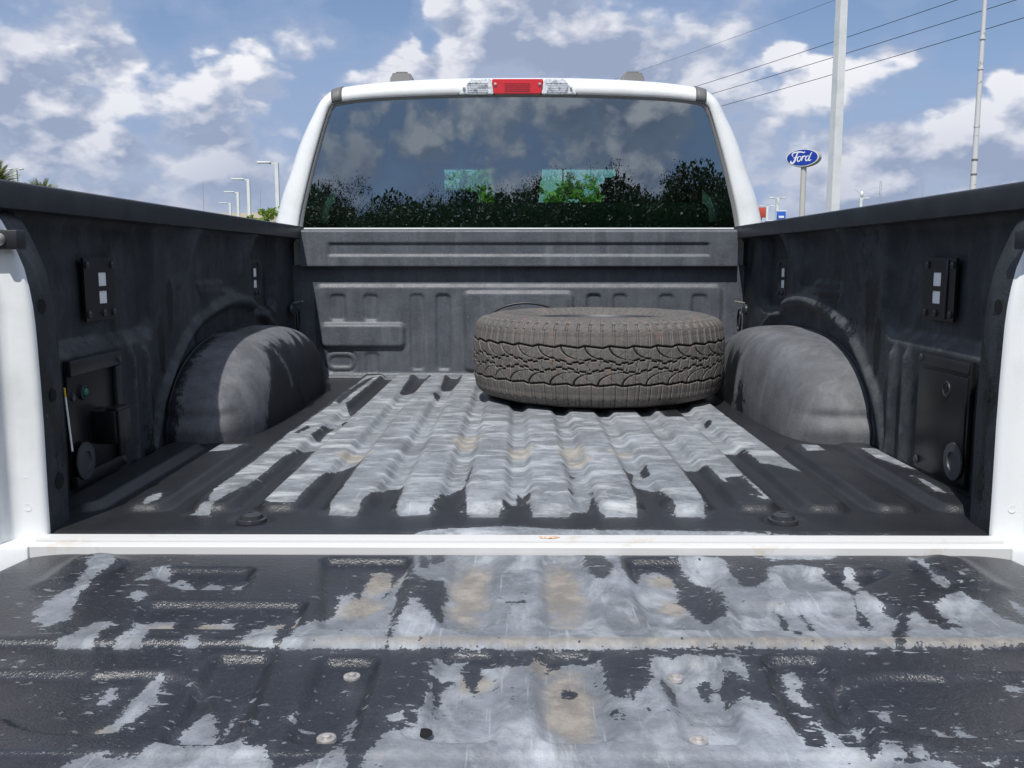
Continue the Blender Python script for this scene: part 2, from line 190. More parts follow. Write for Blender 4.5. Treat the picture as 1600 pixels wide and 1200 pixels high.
PLATE = simple('black_coated_steel', (.007, .0075, .009), .35, bump=(200, .2, .0005))
HOLE = simple('hole_black', (.002, .002, .002), .9)
STEEL = simple('bolt_steel', (.42, .40, .37), .45, metal=.6, bump=(300, .3, .0004), var=((.62, .58, .55), 90, .4, .6))
DSTEEL = simple('dark_bolt', (.05, .052, .058), .3, metal=.3)
GREYTRIM = simple('grey_trim', (.13, .13, .13), .55, bump=(400, .3, .0005))
RUBBER = simple('seal_rubber', (.02, .02, .02), .6)
GASKET = simple('grey_seal', (.20, .20, .195), .5)
CREAM = simple('back_panel_white', (.86, .88, .86), .5)
def glass_mat():
    m = bpy.data.materials.new('tinted_glass'); m.use_nodes = True; b = NB(m.node_tree); b.n.clear()
    o = b.new('ShaderNodeOutputMaterial'); g = b.new('ShaderNodeBsdfGlossy'); g.inputs['Roughness'].default_value = .004
    g.inputs['Color'].default_value = (.80, .92, 1, 1)
    t = b.new('ShaderNodeBsdfTransparent'); t.inputs['Color'].default_value = (.34, .66, .50, 1)
    lw = b.new('ShaderNodeLayerWeight'); lw.inputs['Blend'].default_value = .25
    fac = b.mr(lw.outputs['Fresnel'], 0, 1, .27, .9)
    tc = b.new('ShaderNodeTexCoord').outputs['Object']
    mx = b.new('ShaderNodeMixShader'); b.put(mx.inputs[0], fac); b.l.new(t.outputs[0], mx.inputs[1]); b.l.new(g.outputs[0], mx.inputs[2])
    b.l.new(mx.outputs[0], o.inputs[0]); return m
GLASS = glass_mat()
def clear_glass():
    m = bpy.data.materials.new('windscreen_glass'); m.use_nodes = True; b = NB(m.node_tree); b.n.clear()
    o = b.new('ShaderNodeOutputMaterial'); g = b.new('ShaderNodeBsdfGlossy'); g.inputs['Roughness'].default_value = .01
    t = b.new('ShaderNodeBsdfTransparent'); t.inputs['Color'].default_value = (.80, .95, .88, 1)
    mx = b.new('ShaderNodeMixShader'); mx.inputs[0].default_value = .06
    b.l.new(t.outputs[0], mx.inputs[1]); b.l.new(g.outputs[0], mx.inputs[2]); b.l.new(mx.outputs[0], o.inputs[0]); return m
WSCREEN = clear_glass()
FLOORM = liner_mat('floor_liner', (.0135, .0145, .0165), (.23, .248, .268), nscale=16, amp=.016, edge=.0015, speck=.012,
                   scuff=((9, 21, 12), (.51, .53, .55), 1.0), tan=(.42, .385, .33), stretch=(1, .6, 1), tex=.35, drough=.38, mott=(.50, 1.25), scr=.3, spec=.6)
TGM = liner_mat('tailgate_liner', (.015, .017, .0215), (.195, .213, .238), nscale=13, amp=.030, edge=.0012, speck=.045,
                scuff=((11, 7, 5), (.44, .47, .50), .95), tan=(.31, .275, .23), tex=.50, drough=.30, mott=(.55, 1.35), scr=.45, spec=.65, tanlo=(.12, .75), dust=(110, .70, (.2, .22, .25), .5))
WALLM = liner_mat('side_liner', (.005, .006, .0075), (.034, .039, .044), tan=(.085, .093, .10), amp=.05, nscale=18, edge=.003, stretch=(1, 1, .5), tex=.5, mott=(.65, 1.4), scuff=((20, 20, 5), (.075, .08, .088), .6), spec=.28, dust=(130, .765, (.3, .3, .3), .8), drough=.38, lrough=.6)  # tan on the side walls is the pale painted highlight of the ridges
BULKM = liner_mat('bulkhead_liner', (.058, .065, .077), (.102, .111, .127), attr=False, thr=.40, nscale=20, edge=.35, stretch=(1, 1, .12), tex=.4, mott=(.8, 1.2),
                  scuff=((34, 10, 2.2), (.20, .215, .235), .7), dust=(140, .74, (.3, .3, .3), .7))
WELLM = liner_mat('wheel_well_liner', (.013, .014, .017), (.118, .122, .132), amp=.05, nscale=11, edge=.004, stretch=(1, 1, .35), tex=.4, mott=(.8, 1.2),
                  scuff=((14, 14, 5), (.22, .22, .23), .5), drough=.4)
WELLL = liner_mat('wheel_well_liner_dusty', (.008, .0095, .013), (.135, .139, .148), amp=.06, nscale=11, edge=.01, stretch=(1, 1, .35), tex=.45, mott=(.7, 1.2), scuff=((14, 14, 5), (.26, .26, .27), .5), drough=.6, spec=.3)
TYREM = None
def tyre_mat():
    m = bpy.data.materials.new('dusty_rubber'); m.use_nodes = True; b = NB(m.node_tree); p = b.n['Principled BSDF']
    tc = b.new('ShaderNodeTexCoord').outputs['Object']
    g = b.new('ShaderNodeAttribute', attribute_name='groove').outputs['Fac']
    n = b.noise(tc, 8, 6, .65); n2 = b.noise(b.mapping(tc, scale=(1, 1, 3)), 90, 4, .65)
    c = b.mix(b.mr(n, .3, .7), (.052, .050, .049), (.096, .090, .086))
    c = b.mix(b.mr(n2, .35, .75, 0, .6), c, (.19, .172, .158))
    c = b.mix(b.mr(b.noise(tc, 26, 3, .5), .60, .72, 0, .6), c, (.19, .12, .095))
    c = b.mix(b.mr(g, .15, .8), c, (.022, .019, .016))  # groove occlusion painted into the rubber colour
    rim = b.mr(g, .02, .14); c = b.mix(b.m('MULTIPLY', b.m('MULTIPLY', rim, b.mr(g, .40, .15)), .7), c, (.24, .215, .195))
    b.put(p.inputs['Base Color'], c); p.inputs['Roughness'].default_value = .8
    bn = b.new('ShaderNodeBump'); bn.inputs['Strength'].default_value = .3; bn.inputs['Distance'].default_value = .001
    b.put(bn.inputs['Height'], b.noise(tc, 300, 3, .6)); b.put(p.inputs['Normal'], bn.outputs[0])
    return m
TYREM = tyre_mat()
def lens(name, colr):
    m = simple(name, colr, .12, spec=.8, coat=.6, bump=(60, .15, .002)); return m
REDL = lens('red_lens', (.62, .008, .012)); CLRL = simple('clear_lens', (.82, .84, .86), .18, metal=.15, coat=.8, bump=(70, .5, .003), var=((.45, .47, .5), 60, .5, .6))
ASPH = simple('asphalt', (.055, .055, .056), .9, bump=(40, .4, .01), var=((.08, .08, .078), 2, .4, .7))
GRASS = simple('grass', (.06, .10, .03), .95, var=((.10, .12, .05), 1.5, .4, .7))
CONC = simple('concrete', (.50, .44, .36), .9, var=((.42, .37, .31), .3, .4, .7))
POLEW = simple('galvanised_white', (.72, .74, .73), .5, var=((.60, .63, .62), 2, .45, .7))
POLEG = simple('weathered_white_pole', (.60, .61, .61), .6, var=((.35, .28, .22), 3, .62, .7))
WIRE = simple('wire', (.03, .03, .035), .6)
LATT = simple('lattice_steel', (.36, .38, .42), .7)
BARK = simple('bark', (.09, .07, .055), .9, var=((.05, .04, .03), 14, .4, .6))
def leaf(name, a, bb):
    m = bpy.data.materials.new(name); m.use_nodes = True; b = NB(m.node_tree); p = b.n['Principled BSDF']
    g = b.new('ShaderNodeNewGeometry')
    tc = b.new('ShaderNodeTexCoord').outputs['Object']
    f = b.m('ADD', b.m('MULTIPLY', g.outputs['Random Per Island'], .6), b.m('MULTIPLY', b.noise(tc, 1.2, 3, .5), .5))
    b.put(p.inputs['Base Color'], b.mix(f, a, bb)); p.inputs['Roughness'].default_value = .55
    t = b.new('ShaderNodeBsdfTranslucent'); b.put(t.inputs[0], b.mix(f, tuple(x*1.1 for x in a), tuple(x*1.1 for x in bb)))
    mx = b.new('ShaderNodeMixShader'); mx.inputs[0].default_value = .35; o = b.n['Material Output']
    b.l.new(p.outputs[0], mx.inputs[1]); b.l.new(t.outputs[0], mx.inputs[2]); b.l.new(mx.outputs[0], o.inputs[0]); return m
LEAF_D = leaf('leaf_dark', (.016, .028, .011), (.038, .058, .020)); LEAF_B = leaf('leaf_bright', (.10, .20, .02), (.28, .38, .05))
LEAF_P = leaf('leaf_palm', (.09, .14, .02), (.28, .30, .07))
SEAT = simple('seat_cloth', (.035, .038, .036), .9); DASH = simple('dash_plastic', (.015, .015, .015), .6); HEADL = simple('headliner', (.10, .10, .095), .9)
BLUE = simple('sign_blue', (.010, .045, .34), .35); SIGNW = simple('sign_white', (.80, .82, .84), .4); SIGNG = simple('sign_case_grey', (.42, .41, .37), .6)
RED = simple('sign_red', (.45, .06, .035), .5); BLUEB = simple('sign_bright_blue', (.02, .10, .50), .5)
# ------------------------------------------------------------------ mesh helpers
def link(o, parent=None, smooth=False):
    col.objects.link(o)
    if parent is not None:
        o.parent = parent
        if parent.parent is None: o.matrix_parent_inverse = Matrix.Translation(-parent.location)
    if smooth: o.data.polygons.foreach_set('use_smooth', [True]*len(o.data.polygons))
    return o
def mesh(name, verts, faces, mat, parent=None, smooth=False, sharp=None):
    me = bpy.data.meshes.new(name); me.from_pydata([tuple(map(float, v)) for v in verts], [], faces); me.update()
    me.materials.append(mat); o = bpy.data.objects.new(name, me)
    link(o, parent, smooth)
    if sharp and smooth: me.set_sharp_from_angle(angle=R(sharp))
    return o
def grid(name, P, mat, parent=None, attrs=None, closed_u=False, smooth=True, flip=False):
    """P: (nu, nv, 3) array of points -> smooth quad sheet"""
    nu, nv, _ = P.shape
    iu = np.arange(nu if closed_u else nu-1); jv = np.arange(nv-1)
    I, J = np.meshgrid(iu, jv, indexing='ij'); I2 = (I+1) % nu
    q = np.stack([I*nv+J, I2*nv+J, I2*nv+J+1, I*nv+J+1], -1).reshape(-1, 4)
    if flip: q = q[:, ::-1]
    me = bpy.data.meshes.new(name); n = len(q)
    me.vertices.add(nu*nv); me.vertices.foreach_set('co', P.reshape(-1).astype(np.float32))
    me.loops.add(n*4); me.loops.foreach_set('vertex_index', q.reshape(-1).astype(np.int32))
    me.polygons.add(n); me.polygons.foreach_set('loop_start', np.arange(0, n*4, 4, dtype=np.int32))
    me.polygons.foreach_set('use_smooth', np.full(n, smooth))
    me.update(calc_edges=True); me.validate()
    for k, a in (attrs or {}).items():
        at = me.attributes.new(k, 'FLOAT', 'POINT'); at.data.foreach_set('value', a.reshape(-1).astype(np.float32))
    me.materials.append(mat); o = bpy.data.objects.new(name, me); return link(o, parent)
def box(name, lo, hi, mat, parent=None, bevel=0, rotz=0, seg=2):
    bm = bmesh.new(); bmesh.ops.create_cube(bm, size=1)
    c = [(a+b)/2 for a, b in zip(lo, hi)]; s = [b-a for a, b in zip(lo, hi)]
    for v in bm.verts: v.co = Vector((v.co.x*s[0], v.co.y*s[1], v.co.z*s[2]))
    if bevel: bmesh.ops.bevel(bm, geom=bm.edges[:], offset=bevel, segments=seg, affect='EDGES', profile=.5)
    M = Matrix.Translation(c) @ Matrix.Rotation(rotz, 4, 'Z')
    bmesh.ops.transform(bm, matrix=M, verts=bm.verts)
    return from_bm(name, bm, mat, parent, bevel > 0)
def from_bm(name, bm, mat, parent=None, smooth=False, ang=35):
    me = bpy.data.meshes.new(name); bm.to_mesh(me); bm.free(); me.materials.append(mat)
    o = bpy.data.objects.new(name, me); link(o, parent, smooth)
    if smooth: me.set_sharp_from_angle(angle=R(ang))
    return o
def tube_data(pts, rads, n=8, cap=True):
    pts = [Vector(p) for p in pts]
    if not hasattr(rads, '__len__'): rads = [rads]*len(pts)
    vs, fs = [], []
    for i, p in enumerate(pts):
        t = (pts[min(i+1, len(pts)-1)]-pts[max(i-1, 0)]).normalized()
        a = t.cross(Vector((0, 0, 1)) if abs(t.z) < .9 else Vector((1, 0, 0))).normalized(); c = t.cross(a)
        for k in range(n):
            th = 2*math.pi*k/n; vs.append(p+(a*math.cos(th)+c*math.sin(th))*rads[i])
    for i in range(len(pts)-1):
        for k in range(n): fs.append((i*n+k, i*n+(k+1) % n, (i+1)*n+(k+1) % n, (i+1)*n+k))
    if cap: fs.append(tuple(range(n))[::-1]); fs.append(tuple(range((len(pts)-1)*n, len(pts)*n)))
    return vs, fs
def tube(name, pts, rads, mat, parent=None, n=8):
    vs, fs = tube_data(pts, rads, n); return mesh(name, vs, fs, mat, parent, True, 50)
def tubes(name, lst, mat, parent=None, n=5):
    V, F = [], []
    for pts, r in lst:
        vs, fs = tube_data(pts, r, n, True); o = len(V); V += vs; F += [tuple(a+o for a in f) for f in fs]
    return mesh(name, V, F, mat, parent, True, 50)
def extrude(name, prof, dirv, mat, parent=None, bevel=0, smooth=False):
    """closed polygon prof (3D, planar) extruded by dirv"""
    bm = bmesh.new(); d = Vector(dirv)
    a = [bm.verts.new(p) for p in prof]; b = [bm.verts.new(Vector(p)+d) for p in prof]; n = len(a)
    bm.faces.new(a); bm.faces.new(b[::-1])
    for i in range(n): bm.faces.new((a[i], b[i], b[(i+1) % n], a[(i+1) % n]))
    bmesh.ops.recalc_face_normals(bm, faces=bm.faces)
    if bevel: bmesh.ops.bevel(bm, geom=bm.edges[:], offset=bevel, segments=2, affect='EDGES')
    return from_bm(name, bm, mat, parent, smooth or bevel > 0)
def lathe(name, prof, loc, mat, parent=None, n=24, axis='Z', smooth=True):
    """prof list of (r, h)"""
    vs, fs = [], []
    for r, h in prof:
        for k in range(n):
            th = 2*math.pi*k/n; c, s_ = r*math.cos(th), r*math.sin(th)
            v = {'Z': (c, s_, h), 'X': (h, c, s_), 'Y': (c, h, s_)}[axis]; vs.append([v[i]+loc[i] for i in range(3)])
    for i in range(len(prof)-1):
        for k in range(n): fs.append((i*n+k, i*n+(k+1) % n, (i+1)*n+(k+1) % n, (i+1)*n+k))
    fs.append(tuple(range(n))); fs.append(tuple(range((len(prof)-1)*n, len(prof)*n))[::-1])
    o = mesh(name, vs, fs, mat, parent, smooth, 40)
    bm = bmesh.new(); bm.from_mesh(o.data); bmesh.ops.recalc_face_normals(bm, faces=bm.faces); bm.to_mesh(o.data); bm.free()
    if smooth: o.data.set_sharp_from_angle(angle=R(40))
    return o
def thing(name, label, cat, loc=(0, 0, 0), group=None):
    o = bpy.data.objects.new(name, None); col.objects.link(o); o.location = loc; o.empty_display_size = .1
    return tag(o, label, cat, group)
def tag(o, label, cat, group=None):
    o['label'] = label; o['category'] = cat
    if group: o['group'] = group
    return o
def struct(o): o['kind'] = 'structure'; return o
# ---- 2D signed distances (positive inside)
def rr(x, y, cx, cy, hx, hy, r):
    qx = np.abs(x-cx)-hx+r; qy = np.abs(y-cy)-hy+r
    return -(np.hypot(np.maximum(qx, 0), np.maximum(qy, 0))+np.minimum(np.maximum(qx, qy), 0)-r)
def poly_sd(x, y, P):
    d = np.full(x.shape, 1e9); ins = np.zeros(x.shape, bool); n = len(P)
    for i in range(n):
        ax, ay = P[i]; bx, by = P[(i+1) % n]; ex, ey = bx-ax, by-ay; L = ex*ex+ey*ey+1e-12
        t = np.clip(((x-ax)*ex+(y-ay)*ey)/L, 0, 1); d = np.minimum(d, np.hypot(x-ax-t*ex, y-ay-t*ey))
        if ay != by: ins ^= ((ay > y) != (by > y)) & (x < ex*(y-ay)/(by-ay)+ax)
    return np.where(ins, d, -d)
def line_d(x, y, P):
    d = np.full(x.shape, 1e9)
    for (ax, ay), (bx, by) in zip(P[:-1], P[1:]):
        ex, ey = bx-ax, by-ay; L = ex*ex+ey*ey
        t = np.clip(((x-ax)*ex+(y-ay)*ey)/L, 0, 1); d = np.minimum(d, np.hypot(x-ax-t*ex, y-ay-t*ey))
    return d
def sm(v, w):      # smooth 0..1 over [-w, w]
    t = np.clip((v/w+1)/2, 0, 1); return t*t*(3-2*t)
def union(x, y, polys, darks):
    L = np.full(x.shape, -.2)
    for p in polys:
        xs = [a for a, _ in p]; ys = [b for _, b in p]; pad = .12
        k = (x > min(xs)-pad) & (x < max(xs)+pad) & (y > min(ys)-pad) & (y < max(ys)+pad)
        if k.any(): L[k] = np.maximum(L[k], poly_sd(x[k], y[k], p))
    for p in darks: L = np.minimum(L, -poly_sd(x, y, p))
    return np.clip(L, -.1, .1)
def vnoise(x, y, s, seed=0, oct=3):
    r = np.zeros_like(x); a = 1; tot = 0; g = np.random.default_rng(seed)
    for o in range(oct):
        T = g.random((64, 64)); u = x*s+100; v = y*s+100; i = np.floor(u).astype(int); j = np.floor(v).astype(int); fu = u-i; fv = v-j
        fu = fu*fu*(3-2*fu); fv = fv*fv*(3-2*fv)
        t = lambda a_, b_: T[a_ % 64, b_ % 64]
        r += a*((t(i, j)*(1-fu)+t(i+1, j)*fu)*(1-fv)+(t(i, j+1)*(1-fu)+t(i+1, j+1)*fu)*fv); tot += a; a *= .5; s *= 2
    return r/tot-.5
# ------------------------------------------------------------------ ground and far setting come first (large structure)
GZ = -.95
def sheet(name, x0, x1, y0, y1, z, mat):
    return struct(mesh(name, [(x0, y0, z), (x1, y0, z), (x1, y1, z), (x0, y1, z)], [(0, 1, 2, 3)], mat))
sheet('ground', -3000, 3000, -3000, 3000, GZ-.012, GRASS)
sheet('parking_lot', -34, 60, -11, 60, GZ, ASPH)
# ------------------------------------------------------------------ THE TRUCK
TR = thing('pickup_truck', 'white pickup truck seen from its open tailgate into the black lined bed', 'truck', (0, 0, GZ))
# ---- bed floor
xs = np.arange(-.852, .8521, .004); ys = np.concatenate([np.arange(0, .75, .0045), np.arange(.75, 2.075, .007)])
X, Y = np.meshgrid(xs, ys, indexing='ij')
Z = np.zeros_like(X)
for k in range(-7, 7):
    cx = .061+.1215*k; y1 = 2.045 if abs(cx) < .6 else .705
    if abs(cx) > .79: continue
    hy = (y1-.135)/2; s = rr(X, Y, cx, .135+hy, .036, hy, .026)
    Z = np.maximum(Z, .0145*sm(s+.004, .011))
dent = np.exp(-(X/.42)**2)*sm(Y-.45, .25)*sm(1.9-Y, .2)
Z += dent*(.0055*vnoise(X, Y, 8, 3, 3)+.0022*vnoise(X, Y*2, 17, 5, 2)) + .0015*vnoise(X, Y, 7, 4, 2)
for bx, by in ((-.459, .082), (.455, .086), (-.459, .999)):
    d = np.hypot(X-bx, Y-by); Z += -.003*sm(.036-d, .006)*(d > 0)
Z -= .006*sm(.01-Y, .01)
wear = union(X, Y, FL_LIGHT, FL_DARK)
tanA = np.zeros_like(X)
for tx, ty, r in ((-.373, .571, .035), (-.355, .585, .03), (-.13, .718, .04), (0, .644, .036), (.124, .609, .042), (.124, .66, .035), (-.119, .799, .035), (.0, .60, .03), (.235, .62, .03), (.13, .52, .03)):
    tanA = np.maximum(tanA, np.exp(-((X-tx)**2/r**2+(Y-ty)**2/(r*1.3)**2)))
P = np.stack([X, Y, Z], -1)
grid('bed_floor', P, FLOORM, TR, dict(wear=wear, tan=tanA))
# ---- sill between floor and tailgate
prof = [(0.0, -.030), (0.0, -.004), (-.003, -.0005), (-.0235, -.0015), (-.0250, -.0050), (-.0252, -.0115), (-.0275, -.0115), (-.0285, -.0060), (-.041, -.0070), (-.045, -.009), (-.0465, -.05)]
P = np.array([[(x, y, z) for y, z in prof] for x in np.linspace(-.777, .777, 80)])
grid('rear_sill', P, SILLW, TR, flip=True).data.set_sharp_from_angle(angle=R(35))
for sx in (-1, 1):   # rounded body corners that the sill runs into
    box('sill_corner', (min(sx*.7775, sx*.87), -.050, -.075), (max(sx*.7775, sx*.87), -.002, -.0075), WHITE, TR, .006)
sp = [(.032, -.008), (.045, -.012), (.058, -.009), (.068, -.016), (.056, -.023), (.036, -.020)]
mesh('rust_spot', [(x, y, -.0008+.0002) for x, y in sp], [tuple(range(6))[::-1]], simple('rust', (.50, .22, .08), .8, var=((.75, .62, .48), 120, .45, .55)), TR)
# ---- tailgate skin
xs = np.arange(-.800, .8001, .0035); ys = np.arange(-.720, -.0469, .0035)
X, Y = np.meshgrid(xs, ys, indexing='ij'); Z = np.full_like(X, -.018)
Z -= .006*sm(-.391-Y, .0035); Z += .002*np.exp(-((Y+.379)/.010)**2)
Z -= .004*sm(-.636-Y, .003)
def emb(cx, cy, hx, hy, r=.02, d=-.007, w=.009):
    global Z
    Z += 1.2*d*sm(rr(X, Y, cx, cy, hx, hy, r), w)
def embp(P_, d=-.007, w=.009):
    global Z
    c_ = np.mean(P_, 0); r_ = .014; q_ = []
    for i_ in range(len(P_)):        # inset the outline, then grow it back: rounded corners
        a_, b_, e_ = (np.array(P_[(i_+k_) % len(P_)]) for k_ in (-1, 0, 1)); u_ = (a_-b_)/np.linalg.norm(a_-b_); v_ = (e_-b_)/np.linalg.norm(e_-b_)
        w2 = u_+v_; w2 /= np.linalg.norm(w2); sn = abs(u_[0]*w2[1]-u_[1]*w2[0]); q_.append(tuple(b_+w2*r_/max(sn, .4)))
    Z += 1.2*d*sm(poly_sd(X, Y, q_)+r_, w)
for s in (-1, 1):
    embp([(s*.565, -.120), (s*.400, -.120), (s*.385, -.205), (s*.475, -.205)])
    embp([(s*.505, -.258), (s*.290, -.258), (s*.280, -.345), (s*.495, -.345)], -.008)
    embp([(s*.306, -.070), (s*.168, -.070), (s*.162, -.343), (s*.250, -.343)], -.009)
    emb(s*.068, -.20, .033, .143, .02, -.0075)
    embp([(s*.69, -.075), (s*.655, -.055), (s*.60, -.09), (s*.645, -.20), (s*.69, -.21)], .006, .015)
    embp([(s*.36, -.415), (s*.292, -.415), (s*.275, -.615), (s*.350, -.615)], -.009)
    embp([(s*.232, -.425), (s*.165, -.425), (s*.165, -.612), (s*.225, -.612)], -.008)
    emb(s*.058, -.508, .036, .103, .02, -.0075)
    # oval with the bar running out to the edge
    o1 = .105-np.hypot((X-s*.44)/1.0, (Y+.53)/.66); o2 = rr(X, Y, s*.68, -.513, .20, .052, .02)
    Z += -.008*sm(np.maximum(o1, o2), .008)
    Z += .005*sm(-np.maximum(-.04-0*X, np.abs(np.hypot((X-s*.44), (Y+.53)/.66)-.075)+.0-.006)-.0, .006)*0
emb(.205, -.51, .03, .05, .02, -.004)
d = np.hypot(X+.095, Y+.587); Z += -.004*sm(.022-d, .006)
edge = np.minimum(.800-np.abs(X), .2); Z -= .018*np.clip(1-edge/.03, 0, 1)**2
far = np.clip((np.abs(X)-.70)/.1, 0, 1); Z -= .012*far**2*np.clip(1-(-.047-Y)/.10, 0, 1)
Z -= .003*np.clip(1-(-.047-Y)/.008, 0, 1)**2
Z += .0012*vnoise(X, Y, 9, 9, 3)
wear = union(X, Y, TG_LIGHT, TG_DARK)
tanA = np.zeros_like(X)
for tx, ty, rx, ry in ((-.068, -.20, .03, .12), (.064, -.20, .03, .12), (-.205, -.15, .03, .05), (.214, -.15, .02, .03), (.211, -.253, .018, .03),
                       (.055, -.53, .028, .09), (.03, -.43, .02, .03), (-.30, -.325, .035, .01), (-.42, -.325, .05, .012), (-.442, -.579, .03, .02), (-.215, -.25, .03, .04), (-.05, -.47, .02, .03)):
    tanA = np.maximum(tanA, .85*np.exp(-(((X-tx)/rx)**2+((Y-ty)/ry)**2)**1.6))
tanA = np.maximum(tanA, .62*np.exp(-((Y+.384)/.009)**4)*sm(X+.24, .08))
tailg = grid('tailgate', np.stack([X, Y, Z], -1), TGM, TR, dict(wear=wear, tan=tanA))
bm_ = [(-.80, -.725, -.085), (.80, -.725, -.085), (.80, -.725, -.045), (-.80, -.725, -.045)]
box('tailgate_outer_skin', (-.795, -.735, -.085), (.795, -.058, -.050), WHITE, tailg, .012)
def rivet(loc, r=.013, mat=STEEL, name='rivet', par=None):
    return lathe(name, [(r*1.05, -.002), (r, .0015), (r*.82, .0022), (r*.50, .0018), (r*.48, .0040), (r*.30, .0048), (.0005, .005)], loc, mat, par or TR, 20)
for x, y in ((-.191, -.455), (.180, -.455), (-.189, -.607), (.178, -.606)): rivet((x, y, float(Z[np.hypot(X-x, Y-y) < .009].max())+.0008), .0096, name='tailgate_bolt', par=tailg)
lathe('drain_hole', [(.009, .0), (.009, .0008), (.0005, .0009)], (-.095, -.587, float(Z[np.abs(xs+.095).argmin(), np.abs(ys+.587).argmin()])+.0004), HOLE, tailg, 18)
for x, y in ((-.459, .082), (.455, .086)):
    f = lathe('floor_bolt', [(.026, -.003), (.0255, .002), (.021, .003), (.0195, .0022), (.0185, .009), (.012, .0125), (.005, .0128), (.0045, .010), (.0005, .010)], (x, y, .0005), DSTEEL, TR, 28)
lathe('floor_bolt', [(.018, -.003), (.018, .001), (.014, .0015), (.012, .004), (.0005, .005)], (-.459, .999, .004), DSTEEL, TR, 24)
# ---- bulkhead
xs = np.arange(-.86, .861, .005); zs = np.arange(-.005, .43, .005)
X, Zz = np.meshgrid(xs, zs, indexing='ij'); Yb = np.full_like(X, 0.)
def eb(cx, cz, hx, hz, d, r=.015, w=.005):
    global Yb
    Yb += d*sm(rr(X, Zz, cx, cz, hx, hz, r), w)
Yb -= .010*sm(rr(X, Zz, 0, .17, .765, .178, .02), .009)       # panel stands proud below the band under the ledge
for s in (-1, 1):
    eb(s*.684, .266, .029, .048, .006); eb(s*.559, .266, .028, .048, .006)
    eb(s*.384, .172, .026, .143, .006); eb(s*.285, .172, .027, .143, .008)
    eb(s*.590, .159, .158, .044, -.015, .02, .009)
    eb(s*.558, .051, .026, .042, .005)
    o = rr(X, Zz, s*.677, .060, .062, .039, .038); Yb += .005*np.exp(-(o/.004)**2)
    o = rr(X, Zz, s*.677, .060, .042, .020, .018); Yb += .006*sm(o, .004)
eb(0, .175, .205, .149, -.010, .02, .008)
Yb += .0012*vnoise(X, Zz, 8, 2, 3); Yb += -.02*np.clip(1-Zz/.02, 0, 1)**2
bulk = grid('bulkhead', np.stack([X, 2.06+Yb, Zz], -1), BULKM, TR, flip=True)
xs = np.arange(-.815, .8151, .005); t = np.array([0, .004, .010, .016, .022]); 
zs = np.concatenate([[.4185, .4185, .420], np.arange(.424, .548, .004), [.551, .554, .5555, .5555]])
yo = np.concatenate([[.06, .004, .001], np.zeros(len(np.arange(.424, .548, .004))), [.0015, .005, .010, .09]])
X, Zz = np.meshgrid(xs, zs, indexing='ij'); YO = np.broadcast_to(yo, X.shape).copy()
YO += .007*sm(rr(X, Zz, 0, .483, .708, .022, .004), .005)
YO += .020*np.clip((Zz-.5555+.14)/.14, 0, 1)*0
grid('bulkhead_ledge', np.stack([X, 2.022+YO, Zz], -1), BULKM, TR, flip=True)
box('bed_front_flange', (-.80, 2.030, .5565), (.80, 2.10, .5625), WHITE, TR, .002)
box('bed_front_wall', (-.93, 2.10, -.10), (.93, 2.12, .555), WHITE, TR)
